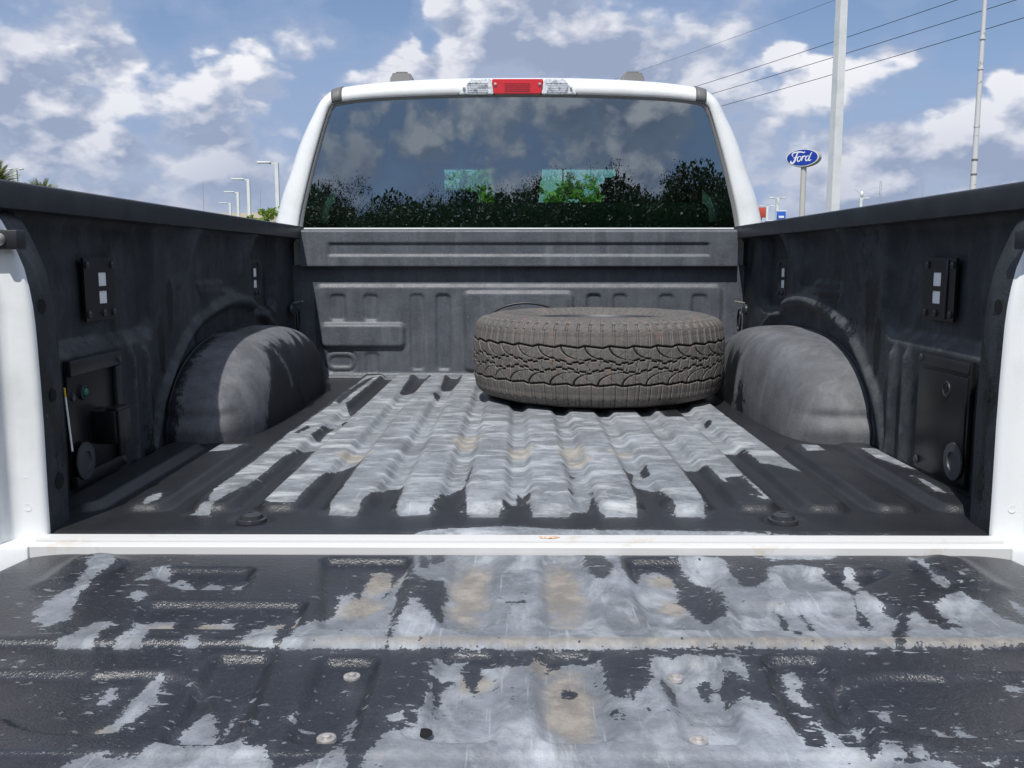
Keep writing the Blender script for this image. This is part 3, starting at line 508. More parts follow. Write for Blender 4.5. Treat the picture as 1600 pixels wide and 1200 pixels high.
# ---- side walls (height field of x over y, z), tie-down plates, posts, rails, wheel wells
ARC = [(.640, -.02), (.652, .02), (.700, .100), (.760, .155), (.823, .200), (.93, .258), (1.05, .292), (1.20, .314), (1.33, .320), (1.46, .308), (1.55, .286), (1.66, .245), (1.80, .18), (1.93, .05)]
def cr(P_, n=60):   # smooth polyline
    P_ = np.array(P_); t = np.arange(len(P_)); tt = np.linspace(0, len(P_)-1, n); out = []
    for u in tt:
        i = min(int(u), len(P_)-2); f = u-i; p0, p1, p2, p3 = P_[max(i-1, 0)], P_[i], P_[i+1], P_[min(i+2, len(P_)-1)]
        out.append(.5*((2*p1)+(-p0+p2)*f+(2*p0-5*p1+4*p2-p3)*f*f+(-p0+3*p1-3*p2+p3)*f**3))
    return [tuple(a) for a in out]
ARC = cr(ARC, 50)
for s, side in ((-1, 'left'), (1, 'right')):
    ys = np.concatenate([np.arange(.085, 1.0, .0045), np.arange(1.0, 2.09, .007)]); zs = np.arange(-.004, .545, .0045)
    Yw, Zw = np.meshgrid(ys, zs, indexing='ij')
    off = np.zeros_like(Yw)                        # positive = into the bed
    low = sm(.272-.018*np.sin(Yw*9)*0-Zw, .020)
    # rear pocket with the tie-down plate
    pk = rr(Yw, Zw, .40, .47, .300, .195, .05); off -= .026*sm(pk, .020)
    pk2 = rr(Yw, Zw, 1.665, .46, .145, .185, .045); off -= .030*sm(pk2, .016)
    # wedge ribs hanging from the rail
    def wedge(y0, y1, z0, h):
        t_ = np.clip((.545-Zw)/(.545-z0), 0, 1.3); yc = y0+(y1-y0)*t_
        wdt = .055*(1-t_*.75)
        return h*np.clip(1-t_, 0, 1)**.5*sm(yc+0*Yw-Yw, .006)*sm(Yw-(yc-wdt*1.9), .045)
    wd_ = wedge(.990, .870, .37, .030)+wedge(1.515, 1.35, .37, .030); off += wd_
    off -= .012*sm(rr(Yw, Zw, 1.17, .455, .175, .10, .03), .02)
    off += .008*sm(rr(Yw, Zw, 1.13, .366, .115, .017, .015), .009)
    # arch ridge round the wheel well
    dl = line_d(Yw, Zw, ARC); off += .020*np.exp(-(dl/.017)**2)
    ins = poly_sd(Yw, Zw, ARC+[(1.93, -.05), (.64, -.05)]); off -= .010*sm(ins, .012)
    for yy in (.622, .548):
        off += .014*np.exp(-((Yw-yy-.02*(Zw-.13))/.0135)**2)*sm(.245-Zw, .016)*sm(Zw-.0, .006)
    off += .012*np.exp(-((Yw-.50)/.012)**2)*sm(.25-Zw, .02)*0
    off += .010*sm(Zw-.515, .01)
    off += .004*vnoise(Yw, Zw, 5, 21+s, 3)
    off += .03*np.clip(1-Zw/.03, 0, 1)**2*sm(Yw-.72, .02)*0
    off = np.minimum(off, .034)
    ridge_light = np.exp(-((dl)/.013)**2)*sm(Zw-.05, .05)  # painted highlight: arch ridge, lips and ribs get a paler colour
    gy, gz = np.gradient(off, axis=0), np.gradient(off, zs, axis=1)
    ridge_light = np.maximum(ridge_light, np.clip(-gz*1.6, 0, 1))          # upward-facing lips painted paler, as if catching light
    for yy in (.622, .548): ridge_light = np.maximum(ridge_light, .8*np.exp(-((Yw-yy-.02*(Zw-.13))/.011)**2)*sm(.25-Zw, .02)*sm(Zw-.0, .01))
    ridge_light = np.maximum(ridge_light, .7*np.exp(-(rr(Yw, Zw, 1.13, .366, .115, .017, .015)-.004)**2/.006**2))
    ridge_light *= .75+.8*vnoise(Yw, Zw, 12, 61, 3)
    Xw = s*(.850-off+0.004*Zw)
    w = .13*vnoise(Yw, Zw*.45, 6.5, 31+s, 4)
    for cy, cz, ry, rz in ((.80, .33, .030, .10), (.735, .24, .03, .10), (1.0, .26, .02, .06)):       # wet runs
        w = np.minimum(w, .05*(((Yw-cy)/ry)**2+((Zw-cz)/rz)**2-1))
    w = np.clip(w+.028, -.1, .1)
    grid('side_wall', np.stack([Xw, Yw, Zw], -1), WALLM, TR, dict(wear=w, tan=ridge_light), flip=(s > 0))
    # cap rail
    pr = [(.812, .5665), (.8105, .560), (.812, .5250), (.818, .5225), (.845, .5235), (.845, .530), (.905, .545), (.955, .552), (.962, .556), (.955, .564), (.90, .5675), (.83, .5695), (.816, .569)]
    ny = 60; P = np.array([[(s*a, y, z) for a, z in pr+pr[:1]] for j, y in enumerate(np.linspace(-.028, 2.10, ny))])
    rail = grid('bed_rail_cap', P, RAILP, TR, flip=(s < 0))
    rail.data.set_sharp_from_angle(angle=R(28))
    mesh('rail_end', [(s*a, -.028, z) for a, z in pr], [tuple(range(len(pr)))], RAILP, rail)
    # rear post (black, inward face) with its holes
    zz = np.array([-.004, .06, .12, .18, .24, .30, .34, .37, .40, .43, .455, .475, .49, .505, .522])
    xe = np.array([.767, .7665, .766, .7655, .766, .767, .768, .770, .774, .780, .789, .797, .803, .811, .832])
    pts = []
    for z_, x_ in zip(zz, xe):
        x2 = x_+.006+.010*max(0, z_-.3); pts.append([(s*(x_+.030), .0035, z_), (s*x_, .0035, z_), (s*(x_+.001), .040, z_), (s*x2, .082, z_), (s*(x2+.004), .089, z_), (s*(x2+.014), .093, z_), (s*.8505, .115, z_)])
    P = np.array(pts); post = grid('rear_post', P, liner_post if 'liner_post' in globals() else WALLM, TR, dict(wear=np.clip(.02+.12*vnoise(P[..., 1]*8, P[..., 2], 9, 41, 3), -.1, .1)), flip=(s < 0))
    post.data.set_sharp_from_angle(angle=R(40))
    for hy, hz, hr in ((.030, .368, .0125), (.040, .222, .0105), (.044, .077, .0135)):
        xx = s*(np.interp(hz, zz, xe)+.0002)
        lathe('hole', [(hr*1.0, 0), (hr, -s*.0008), (.0004, -s*.0009)], (xx, hy, hz), HOLE, post, 20, 'X')
    # white rear face of the bed side with a rolled edge, and the outer flange
    pts = []
    zo = np.concatenate([[-.055, -.03], zz[1:], [.545]]); xo = np.concatenate([[.767, .767], xe[1:], [.85]])
    for z_, x_ in zip(zo, xo):
        dn = .0035*math.sin(z_*40)*math.exp(-((z_-.25)/.2)**2)
        pts.append([(s*x_, .004, z_), (s*(x_+.0012), -.001, z_), (s*(x_+.0045), -.0050, z_), (s*(x_+.010), -.0068, z_), (s*(x_+.020), -.0070+dn*.4, z_), (s*max(x_+.036, .805), -.0060+dn, z_),
                    (s*max(x_+.042, .818), -.0085, z_), (s*max(x_+.05, .826), -.030, z_), (s*max(x_+.053, .829), -.050, z_), (s*max(x_+.062, .838), -.0555, z_), (s*max(x_+.14, .93), -.052, z_), (s*.99, -.030, z_), (s*1.0, .05, z_)])
    rf = grid('bed_side_rear_face', np.array(pts), WHITE, TR, flip=(s < 0))
    # weld marks
    for wz in (.045, .10):
        lathe('weld_mark', [(.0062, .0), (.0062, -.0006), (.005, -.0003), (.0004, -.0003)], (s*.795, -.0066, wz), WHITE, rf, 16, 'Y')
    # tailgate latch striker
    st = box('latch_striker', (min(s*.769, s*.84), -.032, .459), (max(s*.769, s*.84), -.004, .489), BLACKP, TR, .003)
    lathe('striker_bolt', [(.010, 0), (.010, -.004), (.006, -.012), (.0005, -.013)], (s*.797, -.032, .474), STEEL, st, 20, 'Y')
    # body side outside, tail lamp, bumper pieces
    pr = [(.955, .553), (.985, .535), (1.005, .45), (1.010, .30), (1.0, .15), (.985, 0.0), (.985, -.10), (.97, -.22), (.93, -.24)]
    P = np.array([[(s*a, y, z) for a, z in pr] for y in np.linspace(.05, 2.10, 40)])
    bs = grid('bed_side', P, WHITE, TR, flip=(s > 0))
    tl = box('tail_lamp', (min(s*.885, s*1.004), -.066, .08), (max(s*.885, s*1.004), -.030, .40), REDL, TR, .012)
    box('reverse_lamp', (min(s*.90, s*.99), -.0685, .19), (max(s*.90, s*.99), -.060, .27), CLRL, tl, .004)
    # wheel well hump
    nu, nv = 110, 46
    U = np.linspace(0, math.pi, nu); V = np.linspace(0, 1, nv)
    P = np.zeros((nu, nv, 3)); wv = np.zeros((nu, nv)); y0 = 1.315
    for j, v in enumerate(V):
        # v: 0 at the wall -> 1 at the floor of the inner face, rounded shoulder between
        q = v*math.pi/2; ex = 2/5.2
        cxn = math.sin(q)**ex if q > 0 else 0; sc = max(math.cos(q), 0)**(2/3.4)
        xin = .860-.205*cxn
        a = .573*sc; h = .243*sc**1.0
        for i, u in enumerate(U):
            cu, su = math.cos(u), math.sin(u); e = 2/2.45
            yy = y0-a*np.sign(cu)*abs(cu)**e; zz_ = h*max(su, 0)**e
            xx = xin+.020*(zz_/.25)**2
            P[i, j] = (s*xx, yy, zz_)
    # inner face: fill by projecting the collapsing rows onto a vertical, slightly domed face
    # dents and creases
    yy, zz_ = P[..., 1], P[..., 2]; xa = np.abs(P[..., 0])
    nrm = .006*vnoise(yy, zz_, 5, 51+s, 3)
    P[..., 0] += s*nrm*sm(zz_-.01, .02)
    front = sm(.95-yy, .04)
    P[..., 1] += front*(.008*np.exp(-((zz_-.065)/.011)**2) - .005*np.exp(-((zz_-.030)/.016)**2))*sm(xa-.70, .02)
    P[..., 2] += -.008*np.exp(-(((yy-1.22)/.10)**2+((xa-.80)/.035)**2))
    for yc in (1.30, 1.62): P[..., 0] -= s*.009*np.exp(-((yy-yc)/.022)**2)*sm(.17-zz_, .03)*sm(.70-xa, .02)
    wl = -.01+.05*np.ones_like(yy)
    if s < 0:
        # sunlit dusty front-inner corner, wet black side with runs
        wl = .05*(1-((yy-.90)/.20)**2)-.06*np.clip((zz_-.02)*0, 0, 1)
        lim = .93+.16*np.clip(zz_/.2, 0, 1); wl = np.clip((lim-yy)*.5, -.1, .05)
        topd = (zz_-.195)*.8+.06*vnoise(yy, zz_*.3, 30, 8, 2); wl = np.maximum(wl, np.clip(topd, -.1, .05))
        wl = np.minimum(wl, np.clip((.835-xa)*.9, -.1, .05)); run = np.clip(.018-np.abs(yy-1.17-.03*np.sin(zz_*20)), -.1, .05)*.8; run = np.where(zz_ > .07, run, -.1); wl = np.maximum(wl, run)  # outer edge by the wall darkened in colour to deepen the rail's shade
    else:
        wl = np.full_like(yy, .06)
        for yc, ry, zt in ((1.235, .022, .13), (1.42, .085, .15), (1.68, .09, .15)):
            wl = np.minimum(wl, .6*np.maximum(np.abs(yy-yc)-ry+.25*np.clip(zz_-.03, 0, 1)*.5, (zz_-zt)*.8)+.05*vnoise(yy, zz_*.2, 40, 12, 2))
    wl = np.minimum(wl, .05)
    wel = grid('wheel_well', P, WELLL if s < 0 else WELLM, TR, dict(wear=wl), flip=(s < 0))
    tube('well_seam', [(s*.8515, a_, b_) for a_, b_ in zip(P[:, 1, 1], P[:, 1, 2]+.001)], .0022, RUBBER, wel, 5)
    # tie-down plates: frame with two windows, white panel seen behind, bolts
    for (ya, yb, za, zb, ti) in ((.384, .522, .320, .447, 0), (1.515, 1.643, .321, .445, 0)):
        xw = .8695; yc = (ya+yb)/2; zc = (za+zb)/2; m_ = 1
        bm = bmesh.new()
        hw = .019; wy = yc+.014; wz = [(zc-.030, zc-.004), (zc+.006, zc+.034)] if True else None
        ysp = [ya, wy-hw, wy+hw, yb]; zsp = [za, wz[0][0], wz[0][1], wz[1][0], wz[1][1], zb]
        vv = {}
        for a in range(4):
            for b_ in range(6): vv[a, b_] = bm.verts.new((s*(xw-.006), ysp[a], zsp[b_]))
        for a in range(3):
            for b_ in range(5):
                if a == 1 and b_ in (1, 3): continue
                bm.faces.new((vv[a, b_], vv[a+1, b_], vv[a+1, b_+1], vv[a, b_+1]))
        ex = bmesh.ops.extrude_face_region(bm, geom=bm.faces[:]); bmesh.ops.translate(bm, vec=(s*.005, 0, 0), verts=[g for g in ex['geom'] if isinstance(g, bmesh.types.BMVert)])
        bmesh.ops.recalc_face_normals(bm, faces=bm.faces)
        pl = from_bm('tie_down_plate', bm, PLATE, TR)
        for z0, z1 in wz:
            box('window_backing', (min(s*(xw-.004), s*(xw-.002)), wy-hw-.001, z0-.001), (max(s*(xw-.004), s*(xw-.002)), wy+hw+.001, z1+.001), CREAM, pl)
        if s > 0: box('plate_rib', (s*(xw-.0085), ya+.030, za+.004), (s*(xw-.0055), ya+.040, zb-.004), PLATE, pl, .001)
        for by, bz in ((ya+.012, za+.014), (yb-.012, za+.014), (ya+.012, zb-.014), (yb-.012, zb-.014), (yc+.01, za+.014)):
            lathe('plate_bolt', [(.0075, 0), (.0072, -s*.003), (.0045, -s*.0052), (.0004, -s*.0054)], (s*(xw-.006), by, bz), DSTEEL, pl, 14, 'X')
    # cargo tie-down ring at the front corner
    hk = lathe('tie_down_hook', [(.022, 0), (.020, -s*.006), (.010, -s*.012), (.0005, -s*.013)], (s*.838, 1.965, .262), DSTEEL, TR, 20, 'X')
    ring = [(s*.815, 1.965+.022*math.cos(t_), .222+.040*math.sin(t_)) for t_ in np.linspace(0, 2*math.pi, 25)]
    tube('ring', ring, .0042, PLATE, hk, 8)
    tube('hook_pin', [(s*.838, 1.99, .285), (s*.800, 1.98, .292)], .0032, STEEL, hk, 8)
# ---- access panel (right) and electric socket bay (left)
ap = box('access_panel', (.838, .245, .012), (.8455, .468, .256), PLATE, TR, .002)
box('panel_door', (.8345, .252, .040), (.8385, .446, .224), PLATE, ap, .002)
box('panel_strip', (.8350, .250, .232), (.8385, .452, .252), BLACKP, ap, .0015)
for y, z in ((.455, .243), (.455, .028)): lathe('panel_bolt', [(.009, 0), (.008, -.003), (.005, -.005), (.0004, -.0052)], (.838, y, z), DSTEEL, ap, 16, 'X')
lathe('latch_hole', [(.017, 0), (.016, -.002), (.012, -.0022), (.011, -.0008), (.0004, -.0007)], (.8345, .331, .193), BLACKP, ap, 20, 'X')
lathe('latch_slot', [(.006, 0), (.006, -.0008), (.0004, -.0009)], (.8338, .331, .193), HOLE, ap, 14, 'X')
lathe('tether_washer', [(.0365, 0), (.036, -.003), (.019, -.004), (.018, -.001), (.0004, -.0008)], (.834, .283, .060), simple('washer_grey', (.06, .063, .068), .5), ap, 32, 'X')
bay = box('socket_bay', (-.848, .245, .012), (-.843, .468, .256), PLATE, TR, .001)
for nm, lo, hi in (('frame_top', (-.843, .245, .226), (-.834, .468, .256)), ('frame_side', (-.843, .440, .036), (-.834, .468, .225)), ('frame_bottom', (-.843, .245, .012), (-.834, .468, .035))):
    box(nm, lo, hi, BLACKP, bay, .002)
sk = box('power_socket', (-.843, .335, .080), (-.795, .398, .148), PLATE, TR, .005)
box('socket_lid', (-.795, .340, .082), (-.789, .394, .146), BLACKP, sk, .003); box('socket_hinge', (-.815, .338, .146), (-.792, .396, .153), PLATE, sk, .002)
bt = lathe('indicator_bezel', [(.015, 0), (.014, .006), (.010, .007), (.009, .004), (.0004, .004)], (-.843, .300, .190), BLACKP, TR, 20, 'X')
lathe('indicator_lamp', [(.009, .0), (.008, .006), (.004, .009), (.0004, .010)], (-.8395, .300, .190), simple('green_lens', (.02, .16, .12), .2), bt, 18, 'X')
lathe('bay_bolt', [(.008, 0), (.007, .004), (.0004, .005)], (-.843, .262, .186), DSTEEL, bay, 14, 'X')
lathe('bay_bolt', [(.008, 0), (.007, .003), (.0004, .004)], (-.834, .455, .240), DSTEEL, bay, 14, 'X')
lathe('bay_bolt', [(.008, 0), (.007, .003), (.0004, .004)], (-.834, .455, .024), DSTEEL, bay, 14, 'X')
lathe('tether_washer', [(.0365, 0), (.036, .003), (.019, .004), (.018, .001), (.0004, .0008)], (-.833, .278, .060), bpy.data.materials['washer_grey'], bay, 32, 'X')
# ---- thin white stick with a yellow tip beside the left post
stk = thing('thin_stick', 'thin white stick with a yellow tip standing beside the left rear post', 'stick', (-.764, .092, .085))
tube('stick_shaft', [(-.7635, .088, .118), (-.7685, .086, .212)], .0016, SIGNW, stk, 6)
tube('stick_tip', [(-.7685, .086, .212), (-.7695, .086, .228)], .0016, simple('yellow_paint', (.65, .42, .02), .4), stk, 6)
# ------------------------------------------------------------------ cab
def cabY(z): return 2.27+.04*(z-.57)          # the back of the cab leans forward a little
half_out = [(-1.016, 0.044), (-1.016, 0.45), (-0.99, 0.572), (-0.958, 0.695), (-0.918, 0.797), (-0.885, 0.89), (-0.85, 0.967), (-0.82, 1.021), (-0.795, 1.065), (-0.764, 1.098), (-0.718, 1.121), (-0.615, 1.137), (-0.461, 1.149), (-0.256, 1.157), (0.0, 1.159)]
half_in = [(-.876, .50), (-.876, .54), (-.876, .567), (-.862, .640), (-.843, .715), (-.820, .800), (-.796, .880), (-.772, .955), (-.750, 1.018), (-.738, 1.040), (-.715, 1.052), (-.60, 1.066), (-.45, 1.073), (-.25, 1.079), (0, 1.081)]
def sym(h): return h+[(-x, z) for x, z in h[-2::-1]]
OUT, IN = cr(sym(half_out), 140), cr(sym(half_in), 140)
def bow(x): return -.030*(1-(x/.9)**2)*1.0      # glass bows backwards in the middle
rings = []
def ringy(src, dx, dz, dy): return [(x*(1+dx), cabY(z)+dy+bow(x), z+dz) for x, z in src]
def lerp(t): return [(a[0]*(1-t)+b_[0]*t, a[1]*(1-t)+b_[1]*t) for a, b_ in zip(IN, OUT)]
rings = [ringy(IN, 0, 0, .022), ringy(lerp(.05), 0, 0, .004), ringy(lerp(.14), 0, 0, -.002), ringy(lerp(.35), 0, 0, -.004), ringy(lerp(.6), 0, 0, .004), ringy(lerp(.8), 0, 0, .020), ringy(lerp(.93), 0, 0, .045), ringy(OUT, 0, 0, .085),
         ringy(OUT, .010, .004, .16), ringy(OUT, .018, .010, .5), ringy(OUT, .02, .012, 1.4), ringy(OUT, .0, .0, 2.0), ringy([(x*.93, z-.06 if z > .9 else z) for x, z in OUT], 0, 0, 2.3)]
cab = grid('cab_shell', np.array(rings).transpose(1, 0, 2), WHITE, TR)
bk = mesh('cab_back_lower', [(x, 2.262, z) for x, z in ((-.99, .0), (.99, .0), (.99, .53), (-.99, .53))], [(0, 1, 2, 3)], WHITE, TR)
box('window_sill_panel', (-.90, 2.255, .528), (.90, 2.30, .566), WHITE, TR, .006)
# seal between frame and glass
SE = [(x*.997, cabY(z)+bow(x)+.006, z) for x, z in IN]
P = np.array([[(x, y-.003, z) for x, y, z in SE], [(x*.988, y+.001, z-.006*(z > 1)) for x, y, z in SE], [(x*.985, y+.012, z-.008*(z > 1)) for x, y, z in SE]]).transpose(1, 0, 2)
grid('window_seal', P, GASKET, TR)
# glass
n_ = len(IN); gl = []
for x, z in IN: gl.append([(x*(1-f), cabY(z*(1-f)+.80*f)+bow(x*(1-f))+.012, z*(1-f)+.80*f) for f in np.linspace(0, 1, 14)])
gl[0] = gl[0]
low = [(x, .55) for x in np.linspace(-.876, .876, 40)]
zt_ = lambda x: np.interp(x, [p[0] for p in IN if p[1] > .567], [p[1] for p in IN if p[1] > .567])
gx = np.linspace(-.874, .874, 90); P = np.zeros((90, 40, 3))
for i, x in enumerate(gx):
    zt = max(zt_(x), .569)
    for j, f in enumerate(np.linspace(0, 1, 40)):
        z = .552+(zt-.552)*f; P[i, j] = (x, cabY(z)+bow(x)+.012, z)
glass = grid('rear_window', P, GLASS, TR)
# brake lamp
def trap(z0, z1, xa0, xb0, xa1, xb1, y, d, mat, name, par, bev=.003):
    return extrude(name, [(xa0, y, z0), (xb0, y, z0), (xb1, y, z1), (xa1, y, z1)], (0, d, 0), mat, par, bev)
yb = 2.30-.035
bl = trap(1.0825, 1.128, -.237, .229, -.184, .176, yb-.010, .08, BLACKP, 'high_brake_lamp', TR, .003)
trap(1.0815, 1.138, -.233, -.097, -.187, -.106, yb-.016, .05, CLRL, 'cargo_lamp_lens', bl); trap(1.0815, 1.138, .089, .226, .098, .179, yb-.016, .05, CLRL, 'cargo_lamp_lens', bl)
trap(1.0815, 1.1385, -.0955, .0875, -.1045, .0965, yb-.018, .05, REDL, 'brake_lens', bl)
for x in (-.212, -.090, .082, .203): lathe('lamp_screw', [(.0058, 0), (.005, -.004), (.0004, -.005)], (x, yb-.019, 1.118 if abs(x) < .1 else 1.104), STEEL, bl, 14, 'Y')
for sx in (-1, 1):
    for k in range(6): box('lens_ridge', (min(sx*.115, sx*.195)-.004, yb-.0185, 1.090+k*.0065), (max(sx*.115, sx*.195)-.004, yb-.0155, 1.0925+k*.0065), CLRL, bl)
for k in range(5): box('led_ridge', (-.055, yb-.0205, 1.093+k*.0070), (.045, yb-.0178, 1.0955+k*.0070), REDL, bl)
# roof clearance lamps and roof ditch end caps
for sx in (-1, 1):
    x0 = -.480 if sx < 0 else .468
    extrude('roof_lamp', [(x0-.054, 2.45, 1.12), (x0+.054, 2.45, 1.11), (x0+(.046 if sx > 0 else .040), 2.47, 1.197), (x0+.030, 2.472, 1.211), (x0-.030, 2.472, 1.211), (x0-(.046 if sx < 0 else .040), 2.47, 1.197)], (0, .16, 0), GREYTRIM, TR, .008)
    ids = [k_ for k_, (x_, z_) in enumerate(IN) if z_ > 1.03 and .688 < sx*x_ < .730]
    Q = np.array([[np.array(rings[r_][k_])+np.array([0, -.006, .003 if r_ > 3 else 0]) for r_ in range(1, 10)] for k_ in ids])
    cp_ = grid('ditch_end_cap', Q, GREYTRIM, TR); so_ = cp_.modifiers.new('t', 'SOLIDIFY'); so_.thickness = .004
# cab interior: floor, roof lining, doors' inner panels, dash, seats, windscreen
box('cab_floor', (-.93, 2.36, -.30), (.93, 4.9, -.26), DASH, TR)
box('headliner', (-.68, 2.42, 1.055), (.68, 4.0, 1.07), HEADL, TR)
for s in (-1, 1):
    box('door_inner_panel', (min(s*.90, s*.93), 2.36, -.26), (max(s*.90, s*.93), 4.3, .62), DASH, TR)
    tube('roof_pillar', [(s*.92, 3.45, .60), (s*.80, 3.45, .95), (s*.74, 3.45, 1.06)], .045, DASH, TR, 8)
box('cab_back_trim', (-.80, 2.36, -.25), (.80, 2.40, .48), DASH, TR, .01)
box('dashboard', (-.92, 4.15, .0), (.92, 4.75, .58), DASH, TR, .05)
box('windscreen_header', (-.90, 3.90, .962), (.90, 4.02, 1.10), DASH, TR, .01)
bench = box('rear_bench', (-.80, 2.46, .0), (.80, 2.66, .684), SEAT, TR, .04, seg=3)
def headrest(name, cx, cy, z0, w, h, par, d=.05):
    o = extrude(name, [(cx-w*.44, cy-d, z0), (cx+w*.44, cy-d, z0), (cx+w*.5, cy-d, z0+h*.45), (cx+w*.47, cy-d, z0+h*.85), (cx+w*.36, cy-d, z0+h), (cx-w*.36, cy-d, z0+h), (cx-w*.47, cy-d, z0+h*.85), (cx-w*.5, cy-d, z0+h*.45)], (0, 2*d, 0), SEAT, par, .025)
    for k in (-1, 1): tube('headrest_post', [(cx+k*.06, cy, z0-.06), (cx+k*.06, cy, z0+.03)], .007, STEEL, o, 8)
    return o
headrest('headrest', -.27, 2.60, .665, .20, .075, bench); headrest('headrest', -.55, 2.58, .690, .28, .05, bench); headrest('headrest', .56, 2.58, .690, .30, .05, bench)
headrest('headrest', -.008, 2.62, .655, .205, .215, bench)
for s, x0, x1 in ((-1, -.84, -.39), (1, .43, .86)):
    fs = box('front_seat', (x0, 3.40, -.1), (x1, 3.60, .78), SEAT, TR, .06, seg=3)
    headrest('front_headrest', (x0+x1)/2-s*.02, 3.50, .76, (x1-x0)*.95, .20 if s < 0 else .12, fs)
    box('door_pillar_trim', (min(s*.66, s*.93), 3.30, .3), (max(s*.66, s*.93), 3.42, 1.06), DASH, TR, .02)
ws = mesh('windscreen', [(-.86, 4.62, .57), (.86, 4.62, .57), (.70, 3.98, 1.075), (-.70, 3.98, 1.075)], [(0, 1, 2, 3)], WSCREEN, TR)
box('rear_view_mirror', (-.155, 3.99, .895), (.135, 4.02, .975), DASH, TR, .012)
box('sun_visor', (-.66, 3.86, .93), (-.42, 3.88, 1.06), DASH, TR, .01); box('sun_visor', (.525, 3.66, .74), (.86, 3.68, 1.06), DASH, TR, .01)
box('bonnet', (-.93, 4.66, .0), (.93, 5.9, .50), WHITE, TR, .08); box('cab_side_lower', (-.985, 2.27, -.35), (.985, 4.6, -.30), WHITE, TR, .02)
box('rear_bumper', (-.99, -.16, -.42), (.99, .02, -.20), simple('chrome', (.6, .6, .6), .15, metal=1), TR, .03)
box('chassis_frame', (-.45, -.02, -.35), (.45, 5.5, -.12), BLACKP, TR)
for s in (-1, 1):
    for wy in (1.31, 5.0):
        wh = lathe('wheel', [(.20, -.10), (.36, -.13), (.405, -.10), (.405, .10), (.36, .13), (.22, .12), (.20, .05), (.0005, .05)], (s*.86, wy, GZ+.405), RUBBER, TR, 36, 'X')
        lathe('rim', [(.215, -.11), (.215, .11), (.19, .10), (.15, .06), (.0005, .07)], (s*.86, wy, GZ+.405), STEEL, wh, 28, 'X')
